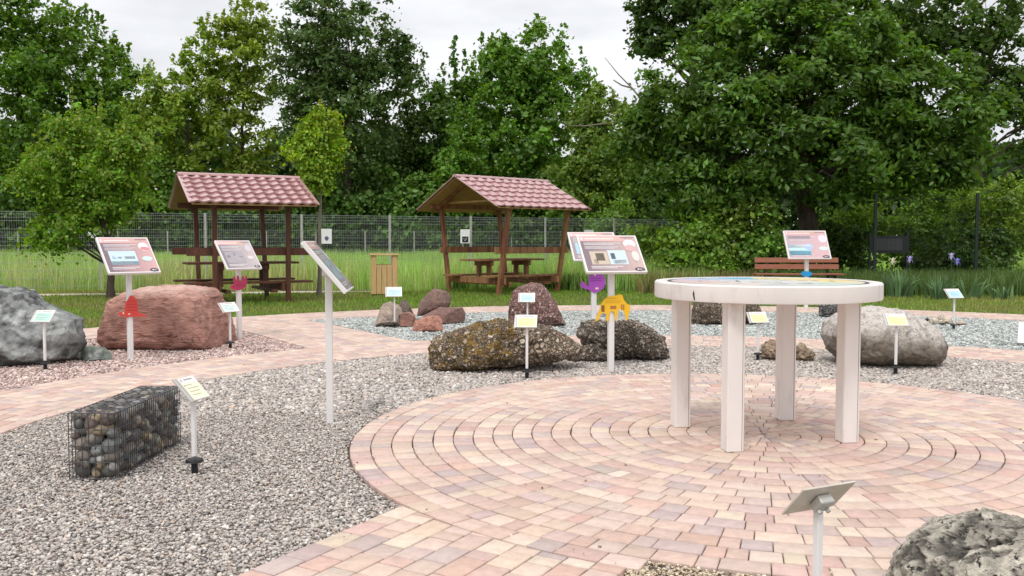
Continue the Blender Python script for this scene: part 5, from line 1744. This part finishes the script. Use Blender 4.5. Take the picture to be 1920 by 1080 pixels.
c = np.where(br_, np.array((.32, .24, .11)) * np.exp(.3 * rng.normal(size=(n, 1))), np.array((.105, .17, .045)) * np.exp(.3 * rng.normal(size=(n, 1))))
grass('bank_grass', 'long grass and weeds under the oak along the right', np.stack([x, y, 0 * x - .06], 1), rng.uniform(.25, .62, n), rng.uniform(.010, .022, n), rng.normal(0, .35, n), c)

# iris clumps


def iris(label, u, v, nb, h0, flowers=0):
    g = G(u, v)
    t = empty('iris_clump', (g[0], g[1], 0), 0, label, 'iris plant', 'iris clumps by the lawn')
    mb = MB()
    for k in range(nb):
        a = rng.uniform(0, TAU); r0 = rng.uniform(0, .28); ln = h0 * rng.uniform(.7, 1.1); out_ = rng.uniform(.05, .75)
        bx_, by_ = r0 * math.cos(a), r0 * math.sin(a)
        wd = rng.uniform(.024, .042)
        yaw = rng.uniform(0, TAU); wx, wy = math.cos(yaw) * wd, math.sin(yaw) * wd
        V, F = [], []
        ns = 6
        for i in range(ns + 1):
            f = i / ns
            z = ln * f * (1 - .18 * f * f * out_ / .4)
            d = out_ * f * f * ln
            ww = (1 - f ** 2.5) * .9 + .05
            V += [(bx_ + math.cos(a) * d - wx * ww, by_ + math.sin(a) * d - wy * ww, z - .03), (bx_ + math.cos(a) * d + wx * ww, by_ + math.sin(a) * d + wy * ww, z - .03)]
        for i in range(ns): F.append((2 * i, 2 * i + 1, 2 * i + 3, 2 * i + 2))
        cc = np.array((.135, .225, .10)) * math.exp(rng.normal(0, .25))
        mb.add(V, F, tuple(cc))
    mb.build('leaves', M['grass'], t)
    return t


iris('broad clump of iris leaves at the right end of the bench', 1690, 556, 60, .66)
iris('upright clump of iris leaves beside the blue label', 1760, 560, 40, .62)
iris('loose clump of iris leaves left of the right edge', 1815, 557, 36, .55)
iris('small low clump of iris leaves at the far right', 1885, 560, 24, .36)
for (u, v, Y, lab, cc) in ((1706, 487, 21, 'tall pale violet iris flower behind the broad leaf clump', (.42, .36, .66)), (1784, 481, 21.4, 'pale lilac iris flower beside a deeper blue one', (.48, .44, .62)), (1795, 491, 21, 'deep violet blue iris flower lower than its neighbour', (.24, .22, .60)), (1674, 490, 21, 'small cream iris flower left of the tall violet one', (.66, .62, .48))):
    p_ = AT(u, v, Y)
    t = empty('iris_flower', (p_[0], Y, 0), 0, lab, 'iris flower', 'iris flowers')
    mb = MB(); mb.tube([(0, 0, -.02), (.01, 0, p_[2] * .5), (0, 0, p_[2])], .007, 5, (.06, .11, .04)); mb.build('stem', M['cutout'], t)
    mb = MB()
    for k in range(6):
        a = TAU * k / 6; up_ = k % 2
        V = []
        for f in (0, .4, .75, 1):
            rr_ = .075 * f; z = p_[2] + (.09 * f if up_ else .03 * math.sin(f * 3) - .08 * f * f)
            ww = .035 * math.sin(math.pi * min(.95, f * .8 + .12))
            V += [(rr_ * math.cos(a) - ww * math.sin(a), rr_ * math.sin(a) + ww * math.cos(a), z), (rr_ * math.cos(a) + ww * math.sin(a), rr_ * math.sin(a) - ww * math.cos(a), z)]
        mb.add(V, [(2 * i, 2 * i + 1, 2 * i + 3, 2 * i + 2) for i in range(3)], tuple(np.array(cc) * (.9 + .2 * up_)))
    mb.build('petals', M['grass'], t)
